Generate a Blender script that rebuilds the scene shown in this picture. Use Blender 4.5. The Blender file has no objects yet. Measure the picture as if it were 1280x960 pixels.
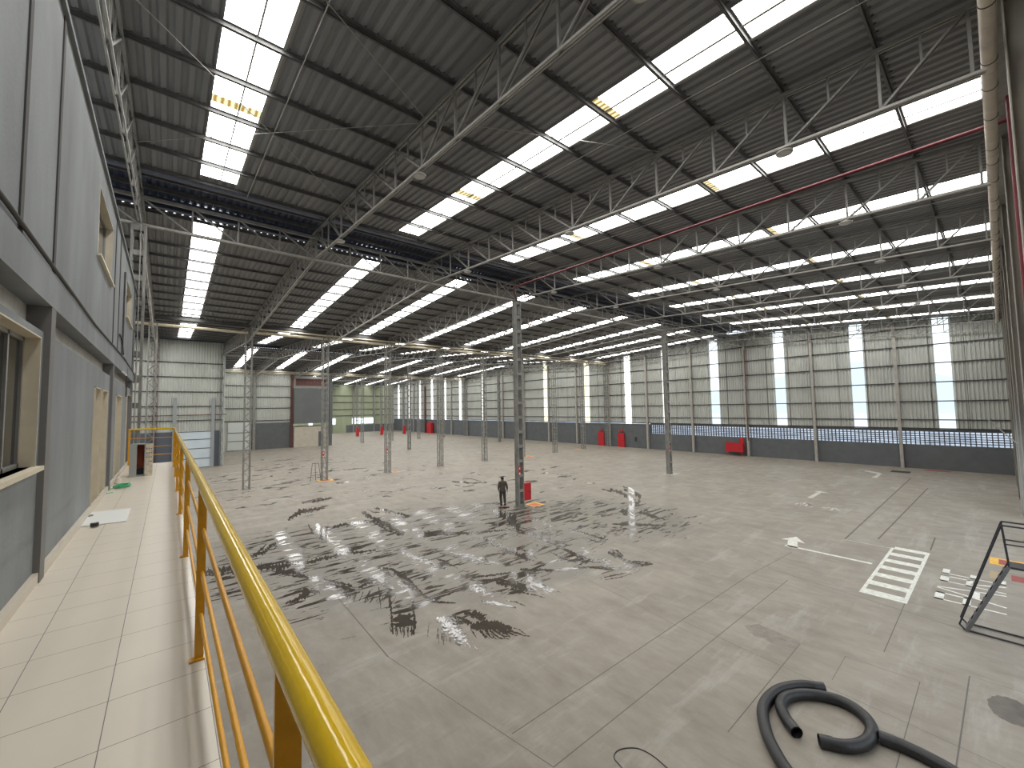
import bpy, math, random
from mathutils import Vector, Matrix
random.seed(7)
C = bpy.context.scene.collection
sc = bpy.context.scene
# ------------------------------------------------------------------ camera
YAW, PIT, ROL, FPX, CH = math.radians(40.056), math.radians(3.307), math.radians(-0.983), 512.44, 6.0
f = Vector((math.sin(YAW)*math.cos(PIT), math.cos(YAW)*math.cos(PIT), math.sin(PIT)))
rt = Vector((math.cos(YAW), -math.sin(YAW), 0)); up = rt.cross(f)
r2 = rt*math.cos(ROL)+up*math.sin(ROL); u2 = -rt*math.sin(ROL)+up*math.cos(ROL)
cam = bpy.data.cameras.new('camera'); co = bpy.data.objects.new('camera', cam); C.objects.link(co)
cam.sensor_width = 36; cam.lens = FPX/1280*36; cam.clip_end = 2000; cam.clip_start = 0.05
M = Matrix((r2, u2, -f)).transposed().to_4x4(); M.translation = (0, 0, CH); co.matrix_world = M
sc.camera = co
def F(px, py, z=0.0):            # a point of the photograph on the horizontal plane z
    d = r2*((px-640)/FPX)+u2*((480-py)/FPX)+f
    t = (z-CH)/d.z
    return Vector((d.x*t, d.y*t, z))
# ------------------------------------------------------------------ materials
def mat(name, col, rough=0.6, metal=0.0, noise=0.0, nscale=3.0, spec=0.5, bump=0.0, bscale=30.0, stretch=(1, 1, 1), col2=None):
    m = bpy.data.materials.new(name); m.use_nodes = True; nt = m.node_tree; b = nt.nodes['Principled BSDF']
    b.inputs['Base Color'].default_value = (*col, 1); b.inputs['Roughness'].default_value = rough
    b.inputs['Metallic'].default_value = metal; b.inputs['Specular IOR Level'].default_value = spec
    if noise or bump or col2:
        tc = nt.nodes.new('ShaderNodeNewGeometry'); mp = nt.nodes.new('ShaderNodeMapping'); mp.inputs['Scale'].default_value = stretch
        nt.links.new(tc.outputs['Position'], mp.inputs['Vector'])
        n = nt.nodes.new('ShaderNodeTexNoise'); n.inputs['Scale'].default_value = nscale; n.inputs['Detail'].default_value = 6; n.inputs['Roughness'].default_value = .6
        nt.links.new(mp.outputs['Vector'], n.inputs['Vector'])
        rp = nt.nodes.new('ShaderNodeValToRGB'); rp.color_ramp.elements[0].position = .3; rp.color_ramp.elements[1].position = .7
        lo = tuple(c*(1-noise) for c in col); hi = tuple(min(1, c*(1+noise)) for c in col)
        if col2: lo = col2; hi = col
        rp.color_ramp.elements[0].color = (*lo, 1); rp.color_ramp.elements[1].color = (*hi, 1)
        nt.links.new(n.outputs['Fac'], rp.inputs['Fac']); nt.links.new(rp.outputs['Color'], b.inputs['Base Color'])
        if bump:
            n2 = nt.nodes.new('ShaderNodeTexNoise'); n2.inputs['Scale'].default_value = bscale; n2.inputs['Detail'].default_value = 4
            nt.links.new(tc.outputs['Position'], n2.inputs['Vector'])
            bp = nt.nodes.new('ShaderNodeBump'); bp.inputs['Strength'].default_value = bump; bp.inputs['Distance'].default_value = .02
            nt.links.new(n2.outputs['Fac'], bp.inputs['Height']); nt.links.new(bp.outputs['Normal'], b.inputs['Normal'])
    return m
def emat(name, col, s, bands=0.0):
    m = bpy.data.materials.new(name); m.use_nodes = True; nt = m.node_tree; nt.nodes.remove(nt.nodes['Principled BSDF'])
    e = nt.nodes.new('ShaderNodeEmission'); e.inputs['Color'].default_value = (*col, 1); e.inputs['Strength'].default_value = s
    nt.links.new(e.outputs['Emission'], nt.nodes['Material Output'].inputs['Surface'])
    return m
SKY_L = 9.5
M_roof = mat('roof_sheet', (.225, .227, .232), .55, 0, .16, .9, stretch=(1, .15, 1))
M_cap = mat('ventilator_sheet', (.06, .075, .12), .5)
M_steel = mat('grey_steel', (.23, .225, .21), .5, 0, .2, 4)
M_dsteel = mat('dark_purlin_steel', (.115, .114, .113), .55, 0, .2, 4)
M_chord = mat('light_grey_steel', (.36, .35, .32), .45, 0, .15, 3)
M_girt = mat('wall_rail_steel', (.05, .049, .048), .6)
M_col = mat('painted_column_steel', (.23, .228, .21), .5, 0, .25, 2.5)
M_wcol = mat('pale_wall_column_steel', (.40, .38, .345), .5, 0, .15, 2.5)
M_rust = mat('maroon_primer_steel', (.13, .055, .05), .6, 0, .2, 3)
M_wall = mat('wall_sheet', (.54, .555, .52), .5, 0, .09, .7, stretch=(1, 1, .25))
M_green = mat('greenish_wall_sheet', (.40, .44, .31), .5, 0, .1, .6, stretch=(1, 1, .25))
M_dado = mat('slate_grey_masonry', (.115, .125, .13), .7, 0, .12, 1.5)
M_render = mat('grey_render', (.222, .238, .246), .75, 0, .22, 1.0, bump=.15, bscale=25, stretch=(1, 1, .35))
M_joint = mat('dark_render_joint', (.075, .07, .07), .8)
M_plaster = mat('pale_rough_plaster', (.42, .41, .37), .85, 0, .15, 5)
M_cream = mat('cream_stone', (.68, .61, .47), .5, 0, .08, 4)
M_skirt = mat('cream_skirting', (.62, .56, .47), .35)
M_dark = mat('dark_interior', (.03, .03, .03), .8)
M_glass = mat('dark_window_glass', (.02, .022, .024), .03, 0, spec=.8)
M_alu = mat('aluminium_frame', (.35, .35, .34), .35, .6)
M_ylw = mat('yellow_gloss_paint', (.82, .53, .008), .16, 0, .05, 30, bump=.05, bscale=60, spec=.6)
M_ylw2 = mat('orange_yellow_paint', (.74, .36, .015), .28, 0, .08, 30, spec=.5)
M_red = mat('red_paint', (.50, .012, .02), .5)
M_redpipe = mat('red_pipe_paint', (.19, .012, .024), .45)
M_duct = mat('beige_insulated_pipe', (.62, .55, .46), .5, 0, .14, 3)
M_pipe = mat('pale_pipe_plastic', (.62, .56, .42), .35, 0, .1, 2)
M_strap = mat('dark_strap', (.05, .045, .04), .6)
M_white = mat('white_road_paint', (.70, .70, .64), .6, 0, .22, 7)
M_whitef = mat('worn_white_paint', (.52, .51, .46), .6, 0, .3, 9)
M_fyel = mat('yellow_floor_paint', (.75, .42, .05), .55, 0, .15, 8)
M_fred = mat('orange_red_floor_paint', (.62, .13, .03), .55, 0, .15, 8)
M_fmar = mat('maroon_floor_paint', (.30, .06, .05), .55, 0, .25, 8)
M_hose = mat('black_rubber', (.022, .022, .024), .42, 0, .2, 12, bump=.2, bscale=60)
M_black = mat('black_painted_steel', (.03, .03, .033), .4)
M_sheet = mat('white_board', (.78, .80, .78), .4)
M_grn = mat('green_rope', (.05, .42, .18), .5)
M_cabg = mat('grey_cabinet_paint', (.36, .38, .37), .4)
M_cabw = mat('stained_white_panel', (.62, .56, .45), .5, 0, .25, 14)
M_cabr = mat('rust_red_backboard', (.26, .045, .015), .6, 0, .3, 8)
M_door = mat('pale_blue_roller_door', (.60, .68, .74), .45, 0, .05, 1)
M_doorw = mat('cream_door_leaf', (.34, .31, .25), .5)
M_beige = mat('beige_block', (.50, .46, .38), .7, 0, .1, 1.5)
M_seam = mat('floor_joint', (.125, .113, .10), .7)
M_stain = mat('damp_dark_stain', (.105, .09, .075), .35, 0, .3, 5)
M_skylight = emat('translucent_skylight', (1, .985, .95), SKY_L)
M_strip = emat('translucent_wall_strip', (1, 1, .97), 2.2)
M_stripy = emat('yellowed_wall_strip', (1, .98, .70), 1.25)
M_ypatch = bpy.data.materials.new('yellowed_overlap'); M_ypatch.use_nodes = True
nt = M_ypatch.node_tree; nt.nodes.remove(nt.nodes['Principled BSDF'])
e = nt.nodes.new('ShaderNodeEmission'); g = nt.nodes.new('ShaderNodeNewGeometry'); w = nt.nodes.new('ShaderNodeTexNoise'); w.inputs['Scale'].default_value = 5
rp = nt.nodes.new('ShaderNodeValToRGB'); rp.color_ramp.elements[0].color = (.42, .27, .07, 1); rp.color_ramp.elements[1].color = (1, .9, .55, 1)
rp.color_ramp.elements[0].position = .1; rp.color_ramp.elements[1].position = .75
nt.links.new(g.outputs['Position'], w.inputs['Vector']); nt.links.new(w.outputs['Fac'], rp.inputs['Fac']); nt.links.new(rp.outputs['Color'], e.inputs['Color'])
wv = nt.nodes.new('ShaderNodeTexWave'); wv.inputs['Scale'].default_value = 2.2; wv.inputs['Distortion'].default_value = 1.2; wv.inputs['Detail'].default_value = 3; wv.inputs['Detail Scale'].default_value = 3
nt.links.new(g.outputs['Position'], wv.inputs['Vector']); nt.links.new(wv.outputs['Fac'], rp.inputs['Fac'])
e.inputs['Strength'].default_value = .95; nt.links.new(e.outputs['Emission'], nt.nodes['Material Output'].inputs['Surface'])
# clear wall strip: partly see-through sheet
M_clear = bpy.data.materials.new('clear_wall_strip'); M_clear.use_nodes = True
nt = M_clear.node_tree; nt.nodes.remove(nt.nodes['Principled BSDF'])
tr = nt.nodes.new('ShaderNodeBsdfTransparent'); tr.inputs['Color'].default_value = (.86, .95, 1, 1)
e = nt.nodes.new('ShaderNodeEmission'); e.inputs['Color'].default_value = (.9, .98, 1, 1); e.inputs['Strength'].default_value = 1.3
mx = nt.nodes.new('ShaderNodeMixShader'); mx.inputs[0].default_value = .5
nt.links.new(tr.outputs[0], mx.inputs[1]); nt.links.new(e.outputs[0], mx.inputs[2]); nt.links.new(mx.outputs[0], nt.nodes['Material Output'].inputs['Surface'])

# floor: concrete with damp, streaky wet film
M_floor = bpy.data.materials.new('concrete_floor'); M_floor.use_nodes = True
nt = M_floor.node_tree; N = nt.nodes; L = nt.links; b = N['Principled BSDF']
geo = N.new('ShaderNodeNewGeometry')
def noise(scale, det=6, rough=.6, mp=None, dist=0.0):
    n = N.new('ShaderNodeTexNoise'); n.inputs['Scale'].default_value = scale; n.inputs['Detail'].default_value = det
    n.inputs['Roughness'].default_value = rough; n.inputs['Distortion'].default_value = dist
    if mp:
        m_ = N.new('ShaderNodeMapping'); m_.inputs['Rotation'].default_value = (0, 0, math.radians(mp[0])); m_.inputs['Scale'].default_value = (mp[1], mp[2], 1)
        m_.inputs['Location'].default_value = (mp[3] if len(mp) > 3 else 0, 0, 0)
        L.new(geo.outputs['Position'], m_.inputs['Vector']); L.new(m_.outputs['Vector'], n.inputs['Vector'])
    else: L.new(geo.outputs['Position'], n.inputs['Vector'])
    return n.outputs['Fac']
def ramp(fac, stops):
    r = N.new('ShaderNodeValToRGB')
    while len(r.color_ramp.elements) < len(stops): r.color_ramp.elements.new(.5)
    for el, (p, c) in zip(r.color_ramp.elements, stops):
        el.position = p; el.color = (*c, 1) if isinstance(c, tuple) else (c, c, c, 1)
    L.new(fac, r.inputs['Fac']); return r.outputs['Color']
def mth(op, a, c=None, clamp=False):
    m_ = N.new('ShaderNodeMath'); m_.operation = op; m_.use_clamp = clamp
    for i, v in enumerate((a, c)):
        if v is None: continue
        if isinstance(v, (int, float)): m_.inputs[i].default_value = v
        else: L.new(v, m_.inputs[i])
    return m_.outputs[0]
def mix(fac, a, c, mode='MIX'):
    m_ = N.new('ShaderNodeMix'); m_.data_type = 'RGBA'; m_.blend_type = mode
    if isinstance(fac, (int, float)): m_.inputs[0].default_value = fac
    else: L.new(fac, m_.inputs[0])
    for i, v in ((6, a), (7, c)):
        if isinstance(v, tuple): m_.inputs[i].default_value = (*v, 1)
        else: L.new(v, m_.inputs[i])
    return m_.outputs[2]
base = ramp(noise(.35, 8, .65), [(.3, (.195, .166, .134)), (.5, (.272, .24, .197)), (.72, (.36, .326, .272))])
base = mix(.55, base, ramp(noise(2.2, 8, .7, (20, 1, .35)), [(.3, (.188, .163, .135)), (.7, (.36, .328, .278))]))
base = mix(ramp(noise(.8, 7, .7, (0, .3, 1.6, 3.)), [(.54, 0.), (.70, .55)]), base, (.43, .415, .38))
base = mix(ramp(noise(.22, 6, .7, (40, 1, 1, 9.)), [(.55, 0.), (.75, .4)]), base, (.19, .155, .125))
base = mix(ramp(noise(.7, 8, .75, (-75, .25, 3., 5.)), [(.6, 0.), (.7, .35)]), base, (.17, .15, .13))
sep = N.new('ShaderNodeSeparateXYZ'); L.new(geo.outputs['Position'], sep.inputs[0])
def blob(cx, cy, rx, ry, pw=1.0):
    dx = mth('DIVIDE', mth('SUBTRACT', sep.outputs['X'], cx), rx); dy = mth('DIVIDE', mth('SUBTRACT', sep.outputs['Y'], cy), ry)
    d = mth('ADD', mth('MULTIPLY', dx, dx), mth('MULTIPLY', dy, dy))
    return mth('MULTIPLY', mth('SUBTRACT', 1.0, d, True), pw)
reg = mth('MAXIMUM', mth('MAXIMUM', blob(11.0, 16.8, 10.5, 7.8, 1.5), blob(4.5, 19.5, 5.5, 6.0, 1.0)), blob(18.5, 14.8, 5.0, 6.0, 1.2))
regfar = mth('MAXIMUM', mth('MAXIMUM', blob(11, 42, 13, 26, .62), blob(24, 27, 12, 9, .5)), blob(5, 33, 8, 12, .4))
st1 = noise(1.0, 5, .62, (25, .5, 2.6), .6); st2 = noise(.95, 5, .62, (-38, .45, 2.6, 7.), .7); st3 = noise(1.3, 5, .6, (80, .45, 1.8, 3.), .9)
st = mth('MAXIMUM', mth('MAXIMUM', st1, st2), mth('MULTIPLY', st3, .97))
thr = mth('ADD', st, mth('MULTIPLY', mth('MINIMUM', reg, .75), .155))
wet1 = ramp(thr, [(.690, 0.), (.703, 1.)])
far = mth('ADD', noise(.55, 5, .65, (10, .8, 1.3, 11.), .4), mth('MULTIPLY', mth('MINIMUM', regfar, .5), .24))
wet2 = ramp(far, [(.70, 0.), (.725, 1.)])
gate = ramp(reg, [(.02, 0.), (.12, 1.)]); gatef = ramp(regfar, [(.02, 0.), (.1, 1.)])
wet = mth('MAXIMUM', mth('MULTIPLY', wet1, gate), mth('MULTIPLY', wet2, gatef))
damp = mth('MULTIPLY', ramp(mth('ADD', noise(.5, 4, .6), mth('MULTIPLY', reg, .35)), [(.55, 0.), (.75, 1.)]), ramp(reg, [(.05, 0.), (.3, 1.)]))
col = mix(mth('MULTIPLY', damp, .6), base, (.165, .152, .128))
col = mix(wet, col, (.062, .052, .043))
L.new(col, b.inputs['Base Color'])
rr = ramp(noise(1.3, 6, .6), [(.3, .38), (.7, .60)])
rr = mix(mth('MULTIPLY', damp, .7), rr, (.34, .34, .34)); rr = mix(wet, rr, (.035, .035, .035))
L.new(rr, b.inputs['Roughness'])
b.inputs['IOR'].default_value = 1.42
bp = N.new('ShaderNodeBump'); bp.inputs['Strength'].default_value = .25; bp.inputs['Distance'].default_value = .012
L.new(mth('ADD', noise(1.5, 6, .6), mth('MULTIPLY', noise(9, 5, .7), .3)), bp.inputs['Height']); L.new(bp.outputs['Normal'], b.inputs['Normal'])
# puddle water
M_water = mat('water_on_concrete', (.07, .06, .05), .03, 0, .1, 3, bump=.12, bscale=7)
M_water.node_tree.nodes['Principled BSDF'].inputs['IOR'].default_value = 1.38

# walkway tiles
M_tile = bpy.data.materials.new('cream_floor_tiles'); M_tile.use_nodes = True
nt = M_tile.node_tree; N = nt.nodes; L = nt.links; b = N['Principled BSDF']; geo = N.new('ShaderNodeNewGeometry')
sep = N.new('ShaderNodeSeparateXYZ'); L.new(geo.outputs['Position'], sep.inputs[0])
def grout(o, off, pitch, wd):
    a = mth('FRACT', mth('DIVIDE', mth('ADD', o, off), pitch)); a = mth('MINIMUM', a, mth('SUBTRACT', 1.0, a))
    return mth('LESS_THAN', a, wd/pitch)
gr = mth('MAXIMUM', grout(sep.outputs['X'], .215+4.4, .44, .0022), grout(sep.outputs['Y'], 4.4-2.86, .44, .0022))
c_ = ramp(noise(1.2, 5, .6), [(.3, (.67, .61, .515)), (.7, (.71, .65, .55))])
L.new(mix(gr, c_, (.16, .14, .13)), b.inputs['Base Color'])
L.new(ramp(noise(.6, 3, .5), [(.2, .30), (.8, .36)]), b.inputs['Roughness'])

# ------------------------------------------------------------------ mesh builder
class MB:
    def __init__(s): s.v = []; s.f = []; s.sm = []
    def add(s, vs, fs, smooth=False):
        o = len(s.v); s.v += [tuple(v) for v in vs]; s.f += [tuple(i+o for i in q) for q in fs]; s.sm += [smooth]*len(fs); return s
    def box(s, x0, x1, y0, y1, z0, z1):
        v = [(x, y, z) for z in (z0, z1) for y in (y0, y1) for x in (x0, x1)]
        return s.add(v, [(0, 2, 3, 1), (4, 5, 7, 6), (0, 1, 5, 4), (2, 6, 7, 3), (0, 4, 6, 2), (1, 3, 7, 5)])
    def bar(s, p, q, w=.05, h=.05, ref=(0, 0, 1)):
        p = Vector(p); q = Vector(q); d = (q-p).normalized(); r = Vector(ref)
        if abs(d.dot(r)) > .97: r = Vector((1, 0, 0))
        a = d.cross(r).normalized()*(w/2); c = d.cross(a).normalized()*(h/2)
        v = [p-a-c, p+a-c, p+a+c, p-a+c, q-a-c, q+a-c, q+a+c, q-a+c]
        return s.add(v, [(0, 3, 2, 1), (4, 5, 6, 7), (0, 1, 5, 4), (1, 2, 6, 5), (2, 3, 7, 6), (3, 0, 4, 7)])
    def tube(s, pts, r, n=8, cap=True):
        pts = [Vector(p) for p in pts]; k = len(pts); prev = None; rings = []
        rs = r if isinstance(r, (list, tuple)) else [r]*k
        for i, p in enumerate(pts):
            d = (pts[min(i+1, k-1)]-pts[max(i-1, 0)]).normalized()
            if prev is None:
                a = d.cross(Vector((0, 0, 1)))
                if a.length < .1: a = d.cross(Vector((1, 0, 0)))
            else: a = prev-d*prev.dot(d)
            a.normalize(); prev = a; c = d.cross(a)
            rings.append([p+(a*math.cos(t)+c*math.sin(t))*rs[i] for t in [2*math.pi*j/n for j in range(n)]])
        v = [x for R_ in rings for x in R_]; fs = []
        for i in range(k-1):
            for j in range(n):
                fs.append((i*n+j, i*n+(j+1) % n, (i+1)*n+(j+1) % n, (i+1)*n+j))
        s.add(v, fs, True)
        if cap: s.add(rings[0], [tuple(range(n-1, -1, -1))]); s.add(rings[-1], [tuple(range(n))])
        return s
    def poly(s, pts, z0, z1=None):
        n = len(pts)
        if z1 is None: return s.add([(p[0], p[1], z0) for p in pts], [tuple(range(n))])
        v = [(p[0], p[1], z0) for p in pts]+[(p[0], p[1], z1) for p in pts]
        return s.add(v, [tuple(range(n-1, -1, -1)), tuple(range(n, 2*n))]+[(i, (i+1) % n, n+(i+1) % n, n+i) for i in range(n)])
    def sheet(s, prof, sweep, t=.006):
        """prof: list of 3D points, swept by vector function (two end offsets)"""
        a, c = Vector(sweep[0]), Vector(sweep[1]); n = len(prof)
        v = [Vector(p)+a for p in prof]+[Vector(p)+c for p in prof]
        return s.add(v, [(i, i+1, n+i+1, n+i) for i in range(n-1)])
    def build(s, name, m, parent=None, kind=None):
        me = bpy.data.meshes.new(name); me.from_pydata(s.v, [], s.f); me.materials.append(m)
        for p, q in zip(me.polygons, s.sm): p.use_smooth = q
        me.update(); o = bpy.data.objects.new(name, me); C.objects.link(o)
        if parent: o.parent = parent
        if kind: o['kind'] = kind
        return o
def thing(name, label, cat, loc=(0, 0, 0), rz=0, group=None):
    o = bpy.data.objects.new(name, None); C.objects.link(o); o.location = loc; o.rotation_euler = (0, 0, rz)
    o['label'] = label; o['category'] = cat; o.empty_display_size = .2
    if group: o['group'] = group
    return o
def tag(o, label, cat, group=None, kind=None):
    o['label'] = label; o['category'] = cat
    if group: o['group'] = group
    if kind: o['kind'] = kind
    return o
def dup(root, loc, rz=0, label=None, group=None):
    r = root.copy(); C.objects.link(r); r.location = loc; r.rotation_euler = (0, 0, rz)
    if label: r['label'] = label
    if group: r['group'] = group
    for ch in list(root.children):
        c = ch.copy(); C.objects.link(c); c.parent = r
        for g_ in ch.children:
            d = g_.copy(); C.objects.link(d); d.parent = c
    return r
ORD = ['first', 'second', 'third', 'fourth', 'fifth', 'sixth', 'seventh', 'eighth', 'ninth', 'tenth', 'eleventh', 'twelfth',
       'thirteenth', 'fourteenth', 'fifteenth', 'sixteenth', 'seventeenth', 'eighteenth', 'nineteenth', 'twentieth']
# ------------------------------------------------------------------ grid
BX = [-.9+5.75*i for i in range(10)]              # truss lines
XL, XR, YN, YF = -6.65, 51.15, -1.5, 115.3
V = [-.15+38.4*i for i in range(4)]               # valleys
R_ = [19.05+38.4*i for i in range(3)]             # ridges
SL = .0545
def roofz(y, base=13.02):
    m = (y-V[0]) % 38.4
    if y < V[0]: return base+SL*(V[0]-y)
    return base+SL*(m if m < 19.2 else 38.4-m)
SLOPE = ['nearest', 'second', 'third', 'fourth', 'fifth', 'farthest']
# ------------------------------------------------------------------ setting
MB().box(XL, XR+.2, YN, YF, -.3, 0).build('floor', M_floor, kind='structure')
# outside ground and hills
MB().box(-60, 700, -300, 400, -.9, -.35).build('ground', mat('yard_ground', (.56, .60, .66), .9, 0, 0, .35, col2=(.10, .115, .15)), kind='structure')
hb = MB(); n = 60; pts = []
for j in range(9):
    for i in range(n):
        x = 300+j*45; y = -350+i*14
        h = (j/8)**.8*(46+26*math.sin(i*.21+1.1)+12*math.sin(i*.53+j*.4)+5*math.sin(i*1.3))
        pts.append((x, y, -1+max(0, h)*.72))
hb.add(pts, [(j*n+i, j*n+i+1, (j+1)*n+i+1, (j+1)*n+i) for j in range(8) for i in range(n-1)], True)
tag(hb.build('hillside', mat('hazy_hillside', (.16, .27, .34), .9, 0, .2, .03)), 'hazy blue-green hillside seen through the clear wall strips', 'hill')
ob = MB(); ob.box(95, 112, -30, 3, -.4, 6).box(94.8, 112.2, -30.2, 3.2, 6, 6.5)
ob = ob.build('warehouse_building', mat('pale_outside_wall', (.72, .74, .78), .8))
tag(ob, 'pale low building outside, glimpsed through the block lattice near the right corner', 'building')

# roof sheets, corrugated in x, with slots for skylights
def corr(x0, x1, pitch=.25, d=.055):
    out = []; x = x0
    while x < x1-1e-6:
        for u, h in ((0, 0), (.10, 0), (.14, d), (.21, d)):
            if x+u <= x1: out.append((x+u, h))
        x += pitch
    out.append((x1, 0)); return out
SKY = []
for i in range(-1, 9):
    x0 = BX[i] if i >= 0 else XL
    off = 1.55 if i == 0 else 2.83
    SKY.append((x0+off, x0+off+(1.02 if i < 1 else .95)))
wn = 0; slopes = []
for k in range(6):
    ya = (V[k//2] if k % 2 == 0 else R_[k//2]+1.75); yb = (R_[k//2]-1.65 if k % 2 == 0 else V[k//2+1])
    if k == 0: ya = YN
    slopes.append((ya, yb))
    xa = XL if k < 3 else BX[1]
    mb = MB(); xs = [xa]
    sk = [s_ for s_ in SKY if s_[0] > xa]
    sa, sb = (max(ya, -.1) if k == 0 else ya+(.1 if k % 2 else .5)), (yb-.65 if k % 2 == 0 else yb-.5)
    cur = xa
    for (s0, s1) in sk+[(XR, XR)]:
        prof = corr(cur, s0)
        mids = [ya] + ([V[0]] if k == 0 else []) + [yb]
        for y0, y1 in zip(mids, mids[1:]):
            nn = len(prof)
            v = [(x, y0, roofz(y0)+h) for x, h in prof]+[(x, y1, roofz(y1)+h) for x, h in prof]
            mb.add(v, [(q, nn+q, nn+q+1, q+1) for q in range(nn-1)])
        if s1 > s0:
            for y0, y1 in ((ya, sa), (sb, yb)):
                if y1-y0 > .02:
                    prof = corr(s0, s1); nn = len(prof)
                    v = [(x, y0, roofz(y0)+h) for x, h in prof]+[(x, y1, roofz(y1)+h) for x, h in prof]
                    mb.add(v, [(q, nn+q, nn+q+1, q+1) for q in range(nn-1)])
            wn += 1
            sm = MB(); ys = [sa]; lo = 6.0 if k == 0 else 6.2
            marks = []
            if k == 0: marks = [5.95, 11.95]
            for a, c in zip([sa]+[m_+.17 for m_ in marks], [m_-.17 for m_ in marks]+[sb]):
                sm.add([(s0, a, roofz(a)+.012), (s0, c, roofz(c)+.012), (s1, c, roofz(c)+.012), (s1, a, roofz(a)+.012)], [(0, 1, 2, 3)])
            w_ = sm.build('window_%d' % wn, M_skylight, kind='structure')
            for m_ in marks:
                p = MB(); a, c = m_-.17, m_+.17
                p.add([(s0, a, roofz(a)+.012), (s0, c, roofz(c)+.012), (s1, c, roofz(c)+.012), (s1, a, roofz(a)+.012)], [(0, 1, 2, 3)])
                tag(p.build('yellowed_overlap', M_ypatch, w_), 'yellowed fibreglass overlap strip', '') if False else p.build('yellowed_overlap', M_ypatch, w_).__setitem__('label', 'yellowed ribbed overlap in the white skylight')
            # centre lap line and edge flashing
            p = MB(); xm = (s0*.45+s1*.55)
            for xx, ww in ((xm, .035 if s0 < 2 else .055), (s1+.02, .06)):
                p.bar((xx, sa, roofz(sa)-.012), (xx, sb, roofz(sb)-.012), ww, .012)
            p.build('lap_flashing', M_chord, w_)
        cur = s1
    mb.build('ceiling', M_roof, kind='structure')
# far filler roof over the left hall behind the end wall is not built: the wall hides it
# ridge ventilators: raised cap with daylight slots
for r, ry in enumerate(R_):
    xa = XL if r < 2 else BX[1]
    zt = roofz(ry)+.62
    prof = corr(xa, XR); nn = len(prof); mb = MB()
    for y0, z0, y1, z1 in ((ry-2.1, zt-.22, ry, zt), (ry, zt, ry+2.2, zt-.22)):
        v = [(x, y0, z0+h) for x, h in prof]+[(x, y1, z1+h) for x, h in prof]
        mb.add(v, [(q, nn+q, nn+q+1, q+1) for q in range(nn-1)])
    root = thing('ridge_ventilator', 'raised dark blue-grey ventilator cap along the %s roof ridge' % ['nearest', 'middle', 'farthest'][r], 'ventilator', (0, 0, 0))
    mb.build('cap_sheet', M_cap, root)
    for sgn, nm in ((-1, 'closure_sheet'), (1, 'closure_sheet')):
        yy = ry+(-1.62 if sgn < 0 else 1.78); zb = roofz(yy)+.05
        mb = MB(); x = xa
        mb.box(xa, XR, yy, yy+.02, zb+.07, zt-.16)
        while x < XR:
            mb.box(x, x+.15, yy, yy+.02, zb-.05, zb+.07); x += .25
        mb.build(nm, M_cap, root)
    mb = MB()
    for yy in (ry-1.0, ry, ry+1.0): mb.box(xa, XR, yy-.04, yy+.04, zt-.28, zt-.10)
    mb.build('cap_rail', M_dsteel, root)
    mb = MB()
    for yy in (ry-1.35, ry+1.5): mb.box(xa, XR, yy-.1, yy+.1, roofz(ry+1.75)-.02, roofz(ry+1.75)+.03)
    mb.build('gutter_strip', mat('blue_grey_flashing', (.12, .135, .18), .45) if r == 0 else bpy.data.materials['blue_grey_flashing'], root)

# purlins
for k, (ya, yb) in enumerate(slopes):
    xa = XL if k < 3 else BX[1]
    base = 1.2 if k % 2 == 0 else -1.2
    for j in range(-1, 12):
        y = (V[k//2]+1.35+1.6*j) if k % 2 == 0 else (V[k//2+1]-1.35-1.6*j)
        if j < 0 and k: continue
        if k == 0 and j < 0: y = -.6
        if y > R_[k//2]-1.4 and k % 2 == 0: continue
        if y < R_[k//2]+1.5 and k % 2 == 1: continue
        z = roofz(y)
        mb = MB()
        mb.box(xa, XR, y-.005, y+.005, z-.11, z-.004).box(xa, XR, y-.005, y+.05, z-.11, z-.10).box(xa, XR, y-.05, y+.005, z-.014, z-.004)
        if k == 0 and j >= 0:     # sheet fixing clips along the purlin
            for q in range(int((30-xa)/.25)):
                x = xa+.17+q*.25
                if any(s0-.05 < x < s1+.05 for s0, s1 in SKY): continue
                mb.box(x-.02, x+.02, y-.09, y-.02, z-.03, z+.02)
        o = mb.build('purlin', M_dsteel)
        tag(o, 'dark steel purlin across the %s roof slope, %s from its valley' % (SLOPE[k], 'in front, outermost' if j < 0 else ORD[j]), 'purlin', 'roof purlins')

# trusses: built for one slope, y from valley (0) to ridge (19.2)
def chz(y, top): return (12.84+SL*y) if top else (11.63+.0555*y)
YS = [1.35+1.6*j for j in range(11)]
def web_pairs():
    out = []
    nodes = [0.15]+YS+[19.1]
    for j in range(len(nodes)-1):
        a, c = nodes[j], nodes[j+1]; m = (a+c)/2
        if m < 9.2: out.append(((a, 1), (c, 0)))      # top at nearer node, bottom at farther node
        else: out.append(((c, 1), (a, 0)))
    return nodes, out
nodes, diags = web_pairs()
def truss_parts(detail):
    top = MB(); bot = MB()
    for s_ in (-.04, .04):
        top.bar((s_, 0, chz(0, 1)), (s_, 19.2, chz(19.2, 1)), .05, .07)
        bot.bar((s_, 0, chz(0, 0)), (s_, 19.2, chz(19.2, 0)), .032, .05)
    v = []; d = []; h = []
    for y in nodes:
        m_ = MB().bar((0, y, chz(y, 0)), (0, y, chz(y, 1)), .05, .05); v.append(m_)
    for (a, ta), (c, tc_) in diags:
        m_ = MB()
        for s_ in (-.028, .028):
            m_.bar((s_, a, chz(a, ta)), (s_, c, chz(c, tc_)), .03, .045)
        d.append(m_)
        ym = (a+c)/2; zm = (chz(a, ta)+chz(c, tc_))/2
        h.append(MB().bar((0, ym, zm), (0, ym, chz(ym, 1)), .035, .035))
    return top, bot, v, d, h
def merge(lst):
    o = MB()
    for m_ in lst: o.add(m_.v, m_.f)
    return o
first = None; firstw = None
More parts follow.
